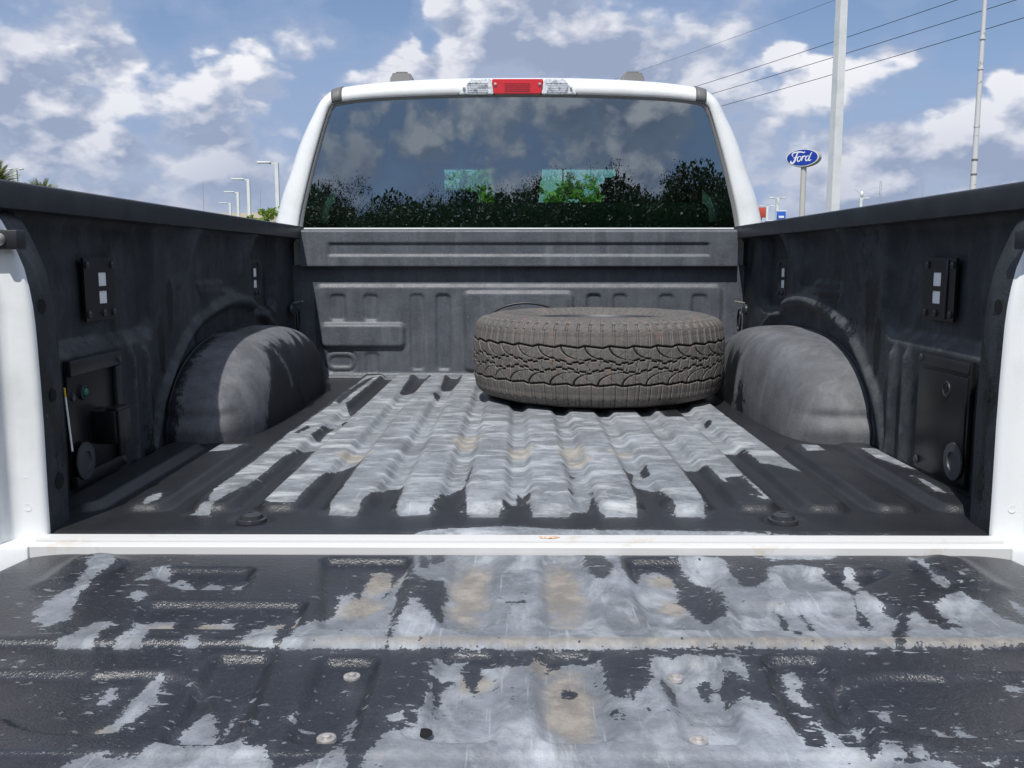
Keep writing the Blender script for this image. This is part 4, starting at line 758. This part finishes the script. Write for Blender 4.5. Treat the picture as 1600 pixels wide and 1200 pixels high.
# ------------------------------------------------------------------ spare tyre
TY = thing('spare_tyre', 'big dusty all terrain tyre lying flat on the bed floor by the bulkhead', 'tyre', (.254, 1.500, .0145))
def make_tyre():
    Rr, H = .398, .268; nth = 1512; pitch = 36
    th = np.linspace(0, 2*math.pi, nth, endpoint=False)
    # profile: arc-length list (r, z, treadcoord)
    prof = []
    for z in np.linspace(.052, H-.052, 104): prof.append((Rr-.006*((z-H/2)/(H/2-.052))**4, z, (z-H/2)/(H/2-.030)))
    top = [(Rr-.006-.030*(1-math.cos(a))*1.05, H-.052+.036*math.sin(a), (H-.052+.036*math.sin(a)-H/2)/(H/2-.030)) for a in np.linspace(.07, math.pi/2*.92, 22)]
    side = [(r, z, 9) for r, z in ((.352, H-.0135), (.346, H-.011), (.340, H-.0095), (.334, H-.0085), (.325, H-.0065), (.315, H-.005), (.305, H-.0035), (.300, H-.0035), (.290, H-.0045), (.280, H-.0075), (.270, H-.013), (.260, H-.019), (.250, H-.027), (.243, H-.034), (.238, H-.043), (.236, H-.055))]
    up = top+side; mir = [(r, H-z, -c if abs(c) < 5 else -9) for r, z, c in up][::-1]
    pr = np.array(mir+prof+up); nv = len(pr)
    T, V = np.meshgrid(th, np.arange(nv), indexing='ij')
    r = pr[:, 0][None].repeat(nth, 0); z = pr[:, 1][None].repeat(nth, 0); w = pr[:, 2][None].repeat(nth, 0)
    nr = np.gradient(pr[:, 1]); nz = -np.gradient(pr[:, 0]); nn = np.hypot(nr, nz); nr, nz = nr/nn, nz/nn
    u = T/(2*math.pi)*pitch; f = u-np.floor(u)           # 0..1 within pitch
    ln = 2*math.pi*Rr/pitch
    half = (H/2-.030); W = w*half                        # metres across the tread
    Uf = f*ln
    def groove(d, wd): return np.clip(1-(np.abs(d)/wd)**2, 0, 1)**.5
    g = np.zeros_like(T); fine = np.zeros_like(T)
    tri = lambda q: np.abs((q % 1)*2-1)
    for sgn in (1, -1):
        ph = .0 if sgn > 0 else .45; fu = (u+ph) % 1; us = fu*ln; w_ = W*sgn
        # shoulder zigzag
        c = .054+.006*np.where(fu < .72, -fu/.72, (fu-.72)/.28-1)+.003
        g = np.maximum(g, groove(w_-c, .0033))
        # inner wavy groove
        c2 = .013+.006*np.sin(2*math.pi*(u+ph)/2)+.0025*np.where((fu*2) % 1 < .5, 1, -1)
        g = np.maximum(g, groove(w_-c2, .0032)*.9)
        # scallop: swoops from the zigzag groove down to the inner groove
        arcx = np.clip(1-((.056-w_)/.036), 0, 1)
        cs = (1-np.sqrt(np.clip(1-(np.clip((.054-w_)/.036, 0, 1))**2, 0, 1)))*.95
        dd = (fu-cs+.5) % 1-.5
        inb = (w_ > .016) & (w_ < .055)
        g = np.maximum(g, np.where(inb, groove(dd*ln, .0034)*.95, 0))
        # diagonal sipe
        dg = ((fu-.15)-(w_-.018)/.036*.75); dg = (dg+.5) % 1-.5
        fine = np.maximum(fine, np.where((w_ > .020) & (w_ < .050), groove(dg*ln*.6, .0011), 0))
        for q0 in (.30, .55, .80):
            zz2 = .0018*np.sign(np.sin(w_*1100+q0*9)); ds = ((fu-q0-(w_-.035)*1.5)+.5) % 1-.5
            fine = np.maximum(fine, np.where((w_ > .020) & (w_ < .049), groove(ds*ln-zz2, .0009)*.8, 0))
        # lateral cuts breaking the middle band into blocks
        db = ((fu*2+.25) % 1-.5)*ln/2; g = np.maximum(g, np.where(w_ < .014, groove(db-.002*np.sign(w_-.006), .0014)*.6, 0))
        # shoulder lateral grooves
        sh = (w_ > .050)
        g = np.maximum(g, np.where(sh & (w_ < .125), groove(((fu*2-.44+.5) % 1-.5)*ln/2, .0017)*.6, 0))
        wob = .0016*np.sign(np.sin(w_*900))
        fine = np.maximum(fine, np.where(sh & (w_ > .062) & (w_ < .092), groove(((fu*2+.06+.5) % 1-.5)*ln/2-wob, .0008), 0))
        # buttress notches
        bt = (np.abs(((fu*2+.1) % 1)-.5) < .20) & (w_ > .098) & (w_ < .118)
        edge_ = bt & ~((np.abs(((fu*2+.1) % 1)-.5) < .15) & (w_ > .102) & (w_ < .114))
        fine = np.maximum(fine, edge_*.7)
    cen = np.abs(W) < .012
    fine = np.maximum(fine, np.where(cen, groove((((u*2) % 1)-.5)*ln/2-.0015*np.sign(np.sin(W*700)), .0009), 0))
    depth = .0085*g+.0013*fine*(1-g)
    # sidewall rings and raised letter-like lugs (unreadable)
    sidew = np.abs(w) > 5
    lug = sidew & (r > .300) & (r < .330) & ((u*1.5 % 6) < 3.6) & (((u*1.5) % 1) > .28)
    depth = depth-np.where(lug, .0012, 0)
    rg = sidew & (np.abs(r-.340) < .0025); depth = depth-np.where(rg, .0015, 0)
    depth = depth+np.where(np.abs(np.abs(w)*half-.124) < .0012, .0015, 0)
    r2 = r-depth*nr[None]; z2 = z-depth*nz[None]
    # squash slightly where it rests
    A = T
    P = np.stack([.254+r2*np.cos(A), 1.500+r2*np.sin(A), .0145+z2], -1)
    G = np.maximum(g, fine*.75)
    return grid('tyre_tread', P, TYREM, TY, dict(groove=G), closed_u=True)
make_tyre()
lathe('wheel_rim', [(.243, .020), (.238, .030), (.230, .06), (.205, .10), (.200, .16), (.212, .20), (.236, .222), (.241, .236), (.246, .243), (.243, .238), (.236, .230), (.215, .215), (.195, .19), (.185, .12), (.150, .070), (.07, .065), (.05, .08), (.0005, .08)][::-1], (.254, 1.500, .0145), simple('steel_rim', (.035, .038, .045), .5, metal=.1), TY, 60)
# a thin black loop leaning on the bulkhead behind the tyre
lp = [(.028+.155*math.cos(a), 1.985, .195+.090*math.sin(a)) for a in np.linspace(.05, math.pi*1.02, 30)]
tag(tube('black_loop', [(-.13, 2.00, .02)]+lp[::-1]+[(.19, 1.99, .03)], .0045, BLACKP, None, 8), 'thin black loop behind the tyre against the bulkhead', 'hose')
# ------------------------------------------------------------------ far things
def light_pole(x, y, top, heads, label, arm=1.3, rad=.085, grp='parking lot light poles'):
    t = thing('parking_lot_light', label, 'lamp post', (x, y, GZ), grp)
    extrude('pole', [(x-rad, y-rad, GZ), (x+rad, y-rad, GZ), (x+rad, y+rad, GZ), (x-rad, y+rad, GZ)], (0, 0, top-GZ), POLEW, t)
    box('base', (x-.3, y-.3, GZ), (x+.3, y+.3, GZ+.7), CONC, t, .02)
    for h in heads:
        box('arm', (min(x, x+h*.5), y-.05, top-.10), (max(x, x+h*.5), y+.05, top), POLEW, t)
        box('lamp_head', (min(x+h*.35, x+h*arm), y-.18, top-.05), (max(x+h*.35, x+h*arm), y+.18, top+.07), POLEW, t, .03)
light_pole(-15.7, 60, 6.74, (-1,), 'nearest and tallest single arm light pole left of the cab', 1.25, .115)
light_pole(-23.3, 80, 7.39, (-1,), 'second light pole left of the cab, right of two shorter ones', 1.45, .12)
light_pole(-30.2, 100, 7.74, (-1,), 'third single arm light pole from the cab, on the left', 1.45, .12)
light_pole(-37.2, 120, 7.81, (-1,), 'shortest looking single arm light pole in the left row', 1.35, .12)
light_pole(-48.7, 90, 9.2, (-1, 1), 'two headed light pole above the palm at far left', .75, .14)
light_pole(-64.3, 130, 10.2, (-1, 1), 'small two headed light pole right of the round palm', .80, .16)
light_pole(34.6, 130, 7.94, (-1, 1), 'shorter two headed light pole beside the cab, right side', 1.0, .14)
light_pole(30.5, 110, 7.77, (-1, 1), 'taller two headed light pole above a blue sign box', 1.0, .14)
light_pole(40.3, 110, 7.69, (1,), 'lone light pole with one arm right of the big white mast', 1.0, .15)
lathe('photocell', [(.05, 0), (.2, .25), (.22, .45), (.1, .75), (.01, .8)], (40.4, 110, 7.75), POLEW, bpy.data.objects['parking_lot_light.008'], 10)
# big square mast and thin jointed mast
t = thing('tall_light_mast', 'tall square white mast, widest pole in view', 'mast', (10.455, 30, GZ))
vs = []
for z, r in ((GZ, .235), (5, .205), (12, .175)):
    for k in range(4):
        a = R(62)+k*math.pi/2; vs.append((10.455+r*math.cos(a), 30+r*math.sin(a), z))
mesh('mast', vs, [(k+4*j, (k+1) % 4+4*j, (k+1) % 4+4*j+4, k+4*j+4) for j in range(2) for k in range(4)]+[(8, 9, 10, 11)], POLEW, t)
box('mast_head', (8.9, 29.8, 11.9), (12.0, 30.2, 12.1), POLEW, t, .04); box('floodlight', (8.4, 29.7, 11.8), (9.2, 30.3, 12.0), POLEW, t, .04); box('floodlight', (11.7, 29.7, 11.8), (12.5, 30.3, 12.0), POLEW, t, .04)
box('mast_base', (10.1, 29.65, GZ), (10.8, 30.35, GZ+.6), CONC, t, .03)
t = thing('flag_pole', 'thin round jointed white pole at far right', 'pole', (22.25, 45, GZ))
tube('shaft', [(22.25, 45, GZ), (22.25, 45, 4.0), (22.25, 45, 9.5), (22.25, 45, 17)], [.155, .145, .115, .07], POLEG, t, 14)
for z in (4.6, 5.3, 6.9, 9.6, 11.0): lathe('joint', [(.01, -.05), (.145, -.05), (.145, .05), (.01, .05)], (22.25, 45, z), GREYTRIM if z < 5.5 else POLEG, t, 14)
lathe('ball', [(.01, -.12), (.10, -.06), (.12, 0), (.10, .06), (.01, .12)], (22.25, 45, 17.1), POLEG, t, 12)
# oval sign
t = thing('oval_sign', 'blue oval dealership sign with white script on a grey pole', 'sign', (21.45, 70, GZ))
tube('sign_pole', [(21.45, 70, GZ), (21.45, 70, 7.45)], .21, simple('sign_pole_grey', (.50, .49, .46), .6), t, 12)
def oval(a, b_, n=48): return [(a*math.cos(k*2*math.pi/n), b_*math.sin(k*2*math.pi/n)) for k in range(n)]
yaw = -R(35); sc = (21.40, 70, 8.07)
M = Matrix.Translation(sc) @ Matrix.Rotation(yaw, 4, 'Z')
def sgn(name, pts, y0, y1, mat, bev=0, par=None):
    o = extrude(name, [M @ Vector((x, y0, z)) for x, z in pts], M.to_3x3() @ Vector((0, y1-y0, 0)), mat, par or t, bev); return o
case = sgn('sign_case', oval(1.27, .68), -.30, .30, SIGNG, .02)
sgn('sign_rim', oval(1.22, .64), -.315, -.303, SIGNW); face = sgn('sign_face', oval(1.16, .585), -.330, -.317, BLUE)
def stroke(pts, wd, n=30):
    p = cr(pts, n); L, Rr = [], []
    for i in range(len(p)):
        a = Vector(p[max(i-1, 0)]); b_ = Vector(p[min(i+1, len(p)-1)]); d = (b_-a).normalized(); nn = Vector((-d.y, d.x))
        w_ = wd*(.55+.45*math.sin(math.pi*i/(len(p)-1))); q = Vector(p[i]); L.append(q+nn*w_/2); Rr.append(q-nn*w_/2)
    return L, Rr
def script(name, strokes):
    V, F = [], []
    for k, (pts, wd) in enumerate(strokes):
        L, Rr = stroke(pts, wd); o = len(V); yy = -.336-.002*k
        for a, b_ in zip(L, Rr): V += [M @ Vector((a.x, yy, a.y)), M @ Vector((b_.x, yy, b_.y))]
        F += [(o+2*i, o+2*i+1, o+2*i+3, o+2*i+2) for i in range(len(L)-1)]
    return mesh(name, V, F, SIGNW, face)
script('letter_f', [([(-.80, -.20), (-.86, -.30), (-.74, -.38), (-.60, -.28), (-.50, -.05), (-.42, .20), (-.32, .36)], .13),
                    ([(-.68, .12), (-.76, .24), (-.66, .38), (-.40, .42), (-.10, .42), (.12, .36), (.20, .42)], .10), ([(-.66, .00), (-.45, .04), (-.28, .06)], .07)])
script('letter_o', [([(-.14, .10), (-.28, .06), (-.36, -.14), (-.28, -.26), (-.14, -.18), (-.07, -.02), (-.13, .10)], .085)])
script('letter_r', [([(.00, .12), (.04, .04), (-.04, -.24)], .09), ([(.03, -.02), (.12, .08), (.22, .10), (.24, .03)], .085)])
script('letter_d', [([(.50, .08), (.36, .08), (.26, -.10), (.32, -.24), (.44, -.18), (.55, .02)], .085), ([(.72, .36), (.60, .14), (.50, -.16), (.56, -.25), (.68, -.18)], .09)])
# small signs near the cab on the right
t = thing('red_sign', 'small red pylon sign just right of the cab pillar', 'sign', (31.2, 120, GZ))
tube('post', [(31.2, 120, GZ), (31.2, 120, 6.0)], .15, SIGNG, t, 8); box('board', (30.55, 119.7, 5.9), (31.75, 120.1, 7.2), RED, t, .04, R(-20)); box('board_edge', (31.62, 119.9, 5.95), (31.80, 120.4, 7.15), simple('orange', (.6, .15, .06), .6), t, .02)
for x, y, z, w_, lab in ((34.4, 128, 5.10, .55, 'small blue sign box under the shorter two headed light'), (30.45, 108, 5.35, .5, 'larger blue sign box under the taller two headed light')):
    t = thing('blue_sign', lab, 'sign', (x, y, GZ)); bd = box('board', (x-w_, y-.15, z-.55), (x+w_, y+.15, z+.72), BLUEB, t, .03); box('lettering_band', (x-w_*.6, y-.17, z-.02), (x+w_*.6, y-.152, z+.22), SIGNW, bd)
    tube('post', [(x, y, GZ), (x, y, z-.5)], .12, SIGNW, t, 8); box('board_cap', (x-w_, y-.16, z+.73), (x+w_, y+.16, z+.85), SIGNW, t)
# overpass behind the lot
t = thing('overpass', 'long low tan concrete overpass on the horizon behind the light poles', 'bridge', (-20, 150, GZ))
extrude('deck', [(-70, 150.2, 4.9), (-30, 152, 5.6), (28, 154, 5.0), (28, 154, 6.2), (-30, 152, 7.1), (-70, 150.2, 6.5)], (0, 10, 0), CONC, t)
extrude('parapet', [(-57, 149.7, 6.6), (-30, 149.7, 7.15), (28, 149.7, 6.25), (28, 149.7, 7.25), (-30, 149.7, 8.15), (-54, 149.7, 7.95)], (0, .4, 0), simple('parapet_concrete', (.58, .50, .40), .9), t)
for x in range(-64, 28, 16): box('pier', (x, 152, GZ), (x+1.6, 158, 4.6 if x < -40 else 5.1), CONC, t)
box('low_building', (28, 135, GZ), (52, 147, 5.15), simple('tan_wall', (.62, .50, .36), .9), None).name = 'low_building'
b_ = bpy.data.objects['low_building']; tag(b_, 'low tan building behind the blue signs right of the cab', 'building')
# lattice pylons
def pylon(x, y, top, hw, r, label):
    t = thing('transmission_pylon', label, 'pylon', (x, y, GZ), None); L = []; wd = .55
    for a, b2 in ((-1, -1), (1, -1), (0, 1)): L.append(([(x+a*wd, y+b2*wd, GZ), (x+a*wd*.4, y+b2*wd*.4, top)], r))
    tubes('legs', L, LATT, t); L = []; lv = np.linspace(GZ, top, 15)
    for i in range(14): L.append(([(x+(wd*.8 if i % 2 else -wd*.8), y-wd, lv[i]), (x-(wd*.8 if i % 2 else -wd*.8)*.8, y-wd, lv[i+1])], r*.6))
    tubes('bracing', L, LATT, t); L = []
    for zf in (.60, .90):
        z = GZ+(top-GZ)*zf
        L += [([(x, y, z-1), (x-hw*.55, y, z-3.2)], r*.9), ([(x-hw*.55, y, z-3.2), (x-hw*1.15, y, z)], r*.9), ([(x, y, z+.6), (x-hw*.5, y, z)], r*.7), ([(x, y, z), (x+hw*.3, y, z+.3)], r*.7)]
    tubes('cross_arms', L, LATT, t)
pylon(115, 300, 25.5, 7, .055, 'faint lattice pylon with V shaped arms beyond the right rail')
pylon(171, 400, 33, 7, .045, 'fainter slim lattice pylon further right on the horizon')
for x, top, lab in ((-50.7, 12.9, 'taller thin antenna mast above the left rail'), (-41.5, 11.9, 'shorter thin antenna mast near the left light poles')):
    tag(tube('antenna_mast', [(x, 150, GZ), (x, 150, top)], .055, LATT, None, 5), lab, 'antenna')
# power lines
def wire(p0, p1, sag, label, r, grp):
    pts = [tuple(p0[i]+(p1[i]-p0[i])*f-(4*sag*f*(1-f) if i == 2 else 0) for i in range(3)) for f in np.linspace(0, 1, 25)]
    tag(tube('power_line', pts, r, WIRE, None, 5), label, 'power line', grp)
wire((7.05, 150, 26.2), (46.4, 62, 27.0), .6, 'faint topmost power line rising right above the cab', .018, 'overhead power lines')
wire((7.08, 150, 21.6), (46.8, 62, 23.5), .6, 'upper of the three dark power lines at right', .033, 'overhead power lines')
wire((7.09, 150, 20.3), (47.0, 62, 21.9), .6, 'middle of the three dark power lines at right', .033, 'overhead power lines')
wire((7.10, 150, 18.4), (47.1, 62, 20.4), .6, 'lowest of the three dark power lines at right', .033, 'overhead power lines')
for x, y, top, lab in ((7.1, 150, 27, 'wooden utility pole hidden behind the cab'), (46.8, 62, 27.6, 'wooden utility pole beyond the right edge')):
    t = thing('utility_pole', lab, 'utility pole', (x, y, GZ)); tube('shaft', [(x, y, GZ), (x, y, top)], [.20, .13], BARK, t, 8)
    for z in (top-.9, top-5.2): box('crossarm', (x-1.2, y-.07, z), (x+1.2, y+.07, z+.15), BARK, t)
for k, z in enumerate((6.3, 6.9, 7.6, 8.0)):
    wire((-30, -10.5, z+.4), (30, -9.5, z-.5), .5, ('lowest', 'second', 'third', 'highest')[k]+' of the wires mirrored in the rear window', .012, 'wires behind the truck')
# ------------------------------------------------------------------ vegetation
def leaf_mesh(C, N, size, flat=.5):
    """C: (n,3) centres -> n small folded leaf quads"""
    n = len(C); d = rng.normal(size=(n, 3)); d /= np.linalg.norm(d, axis=1)[:, None]
    u = np.cross(d, rng.normal(size=(n, 3))); u /= np.linalg.norm(u, axis=1)[:, None]; v = np.cross(d, u)
    s = size*(.6+.8*rng.random(n))[:, None]; a = u*s; b_ = v*s*flat
    V = np.stack([C-a, C-b_+d*s*.15, C+a, C+b_+d*s*.15], 1).reshape(-1, 3)
    return V
def crown(name, V, mat, par):
    n = len(V)//4; q = np.arange(n*4, dtype=np.int32); me = bpy.data.meshes.new(name)
    me.vertices.add(n*4); me.vertices.foreach_set('co', V.reshape(-1).astype(np.float32)); me.loops.add(n*4); me.loops.foreach_set('vertex_index', q)
    me.polygons.add(n); me.polygons.foreach_set('loop_start', np.arange(0, n*4, 4, dtype=np.int32)); me.update(calc_edges=True)
    me.materials.append(mat); o = bpy.data.objects.new(name, me); return link(o, par)
def tree(x, y, h, rad, n, size, mat, label, name='leafy_tree', seed=0, grp=None, low=.15, spread=1.0, fill=0):
    t = thing(name, label, 'tree', (x, y, GZ), grp); r = random.Random(seed); L = []; tips = []
    L.append(([(x, y, GZ), (x+.1, y, GZ+h*.25), (x, y+.1, GZ+h*.45)], [.05*h*.5, .04*h*.5, .03*h*.5]))
    for k in range(9):
        a = k*2.4+r.random(); b0 = (x, y, GZ+h*(.18+.25*r.random())); el = .35+.9*r.random(); ln = h*(.30+.28*r.random())
        p1 = (b0[0]+math.cos(a)*ln*math.cos(el)*.5*spread, b0[1]+math.sin(a)*ln*math.cos(el)*.5*spread, b0[2]+ln*math.sin(el)*.55); p2 = (x+(p1[0]-x)*1.9, y+(p1[1]-y)*1.9, p1[2]+ln*.45*math.sin(el))
        L.append(([b0, p1, p2], [.022*h*.4, .013*h*.4, .005*h*.4])); tips += [p1, p2]
        for q in range(4):
            p3 = (p2[0]+r.uniform(-1, 1)*rad*.35, p2[1]+r.uniform(-1, 1)*rad*.35, p2[2]+r.uniform(-.2, 1)*rad*.3); L.append(([p1, p3], [.006*h*.4, .002*h*.4])); tips.append(p3)
    tubes('trunk', L, BARK, t, 5)
    C = []; cz = GZ+h*(.5+low*.5)
    for k in range(int(n/26)):
        if r.random() < .15: c = tips[r.randrange(len(tips))]; c = np.array(c)+rng.normal(size=3)*.12*rad
        else:
            d = rng.normal(size=3); d /= np.linalg.norm(d); f = (.55+.45*r.random())*(1+.10*math.sin(d[0]*6+seed)*math.cos(d[1]*5-seed)); c = np.array([x+d[0]*rad*f, y+d[1]*rad*f, cz+d[2]*(h*(1-low)*.5)*f])
        if fill: c = np.array(c)*[1, 1, 1]; c[2] = min(c[2], GZ+h*.96); c[:2] = np.clip(c[:2], [x-rad, y-rad], [x+rad, y+rad])
        sg = rad*((.02+.05*r.random()) if fill else (.05+.07*r.random())); C.append(c+rng.normal(size=(26, 3))*sg*np.array([1, 1, .8]))
    C = np.concatenate(C); C = C[C[:, 2] > GZ+.1]
    V = leaf_mesh(C, None, size)
    if fill:         # big dense inner leaves so the crown is closed
        d = rng.normal(size=(fill, 3)); d /= np.linalg.norm(d, axis=1)[:, None]; f = rng.random(fill)[:, None]**.4*.96
        lump = 1+.12*np.sin(d[:, :1]*7+seed)*np.cos(d[:, 2:3]*6+seed)
        C2 = np.array([x, y, cz])+d*f*lump*np.array([rad, rad, h*(1-low)*.5]); V = np.concatenate([V, leaf_mesh(C2, None, size*3)])
    crown('crown', V, mat, t); return t
BT = [(-27, -28, 7.2), (-21.5, -30, 6.9), (-16, -28, 6.6), (-10.8, -29, 6.9), (-5.5, -28, 6.7), (-.4, -28.5, 7.1), (4.8, -29, 7.9), (9.8, -28, 8.2), (15, -29, 7.7), (20.5, -28, 7.2), (26, -29, 7.2)]
nm = ('first', 'second', 'third', 'fourth', 'fifth', 'sixth', 'seventh', 'eighth', 'ninth', 'tenth', 'eleventh')
base_ = [tree(0, 0, 7.2, 3.6, 44000, .042, LEAF_D, '', seed=k+3, grp='trees behind the truck', low=.02, fill=14000) for k in range(3)]
for k, (x, y, h) in enumerate(BT):
    b0 = base_[k % 3]
    if k < 3: o = b0
    else:
        o = b0.copy(); col.objects.link(o)
        for c0 in list(b0.children):
            c1 = c0.copy(); col.objects.link(c1); c1.parent = o; c1.matrix_parent_inverse = c0.matrix_parent_inverse
    o.location = (x, y, GZ); o.rotation_euler = (0, 0, k*1.3); o.scale = (1, 1, h/7.2*.90)
    o['label'] = 'dark bushy tree mirrored in the rear window, '+nm[k]+' from the left'
for k, x in enumerate((-24, -18.6, -13.2, -8, -3, 2.3, 7.4, 12.5, 17.8, 23)):
    b0 = base_[(k+1) % 3]; o = b0.copy(); col.objects.link(o)
    for c0 in list(b0.children):
        c1 = c0.copy(); col.objects.link(c1); c1.parent = o; c1.matrix_parent_inverse = c0.matrix_parent_inverse
    o.location = (x, -33.5, GZ); o.rotation_euler = (0, 0, k*2.1+.5); o.scale = (1, 1, .96+.05*(k % 3)+.007*k)
    o['label'] = 'dark bushy tree behind the mirrored tree line, '+nm[k]+' from the left'; o['group'] = 'back row of trees behind the truck'
tree(-13.9, 50, 4.25, 1.15, 2600, .10, LEAF_B, 'bright green tree top peeking out left of the cab pillar', seed=31, low=.2)
tree(-.75, 17, 3.35, 1.0, 5200, .07, LEAF_B, 'bright green young tree seen through the windscreen left of the middle headrest', seed=33, low=.3, name='young_tree')
tree(.95, 16, 3.1, .75, 2600, .07, LEAF_B, 'sparse bright green young tree seen through the windscreen at right', seed=35, low=.3, name='young_tree')
def palm(x, y, h, fl, n, label, r0=.16):
    t = thing('palm_tree', label, 'palm', (x, y, GZ)); tube('trunk', [(x, y, GZ), (x+.05, y, GZ+h*.5), (x, y, GZ+h)], [r0*1.3, r0, r0], BARK, t, 8)
    V = []; r = random.Random(int(x*10))
    for k in range(n):
        a = r.random()*6.283; el = r.uniform(-.5, 1.35); ln = fl*(.8+.35*r.random()); p = np.array([x, y, GZ+h]); d0 = np.array([math.cos(a)*math.cos(el), math.sin(a)*math.cos(el), math.sin(el)]); pts = [p]
        for q in range(6): d0 = d0+np.array([0, 0, -.10]); d0 /= np.linalg.norm(d0); pts.append(pts[-1]+d0*ln/6)
        side = np.cross(d0, [0, 0, 1.0]); side /= np.linalg.norm(side)+1e-9
        for q in range(1, 7):
            for g in np.linspace(-.9, .9, 5):
                b0 = pts[q-1]+(pts[q]-pts[q-1])*(g*.5+.5); 
                for sd_ in (-1, 1):
                    tip = b0+side*sd_*ln*.20*(1.1-q/8)+(pts[q]-pts[q-1])*.9-np.array([0, 0, .03]); w_ = (pts[q]-pts[q-1])*.10
                    V += [b0-w_, b0+w_, tip+w_*.2, tip-w_*.2]
    crown('fronds', np.array(V), LEAF_P, t)
palm(-23.6, 41, 4.65, 1.1, 160, 'spiky palm at the far left edge above the bed rail')
palm(-21.5, 41, 4.2, .8, 260, 'low round palm tuft right of the taller left palm')
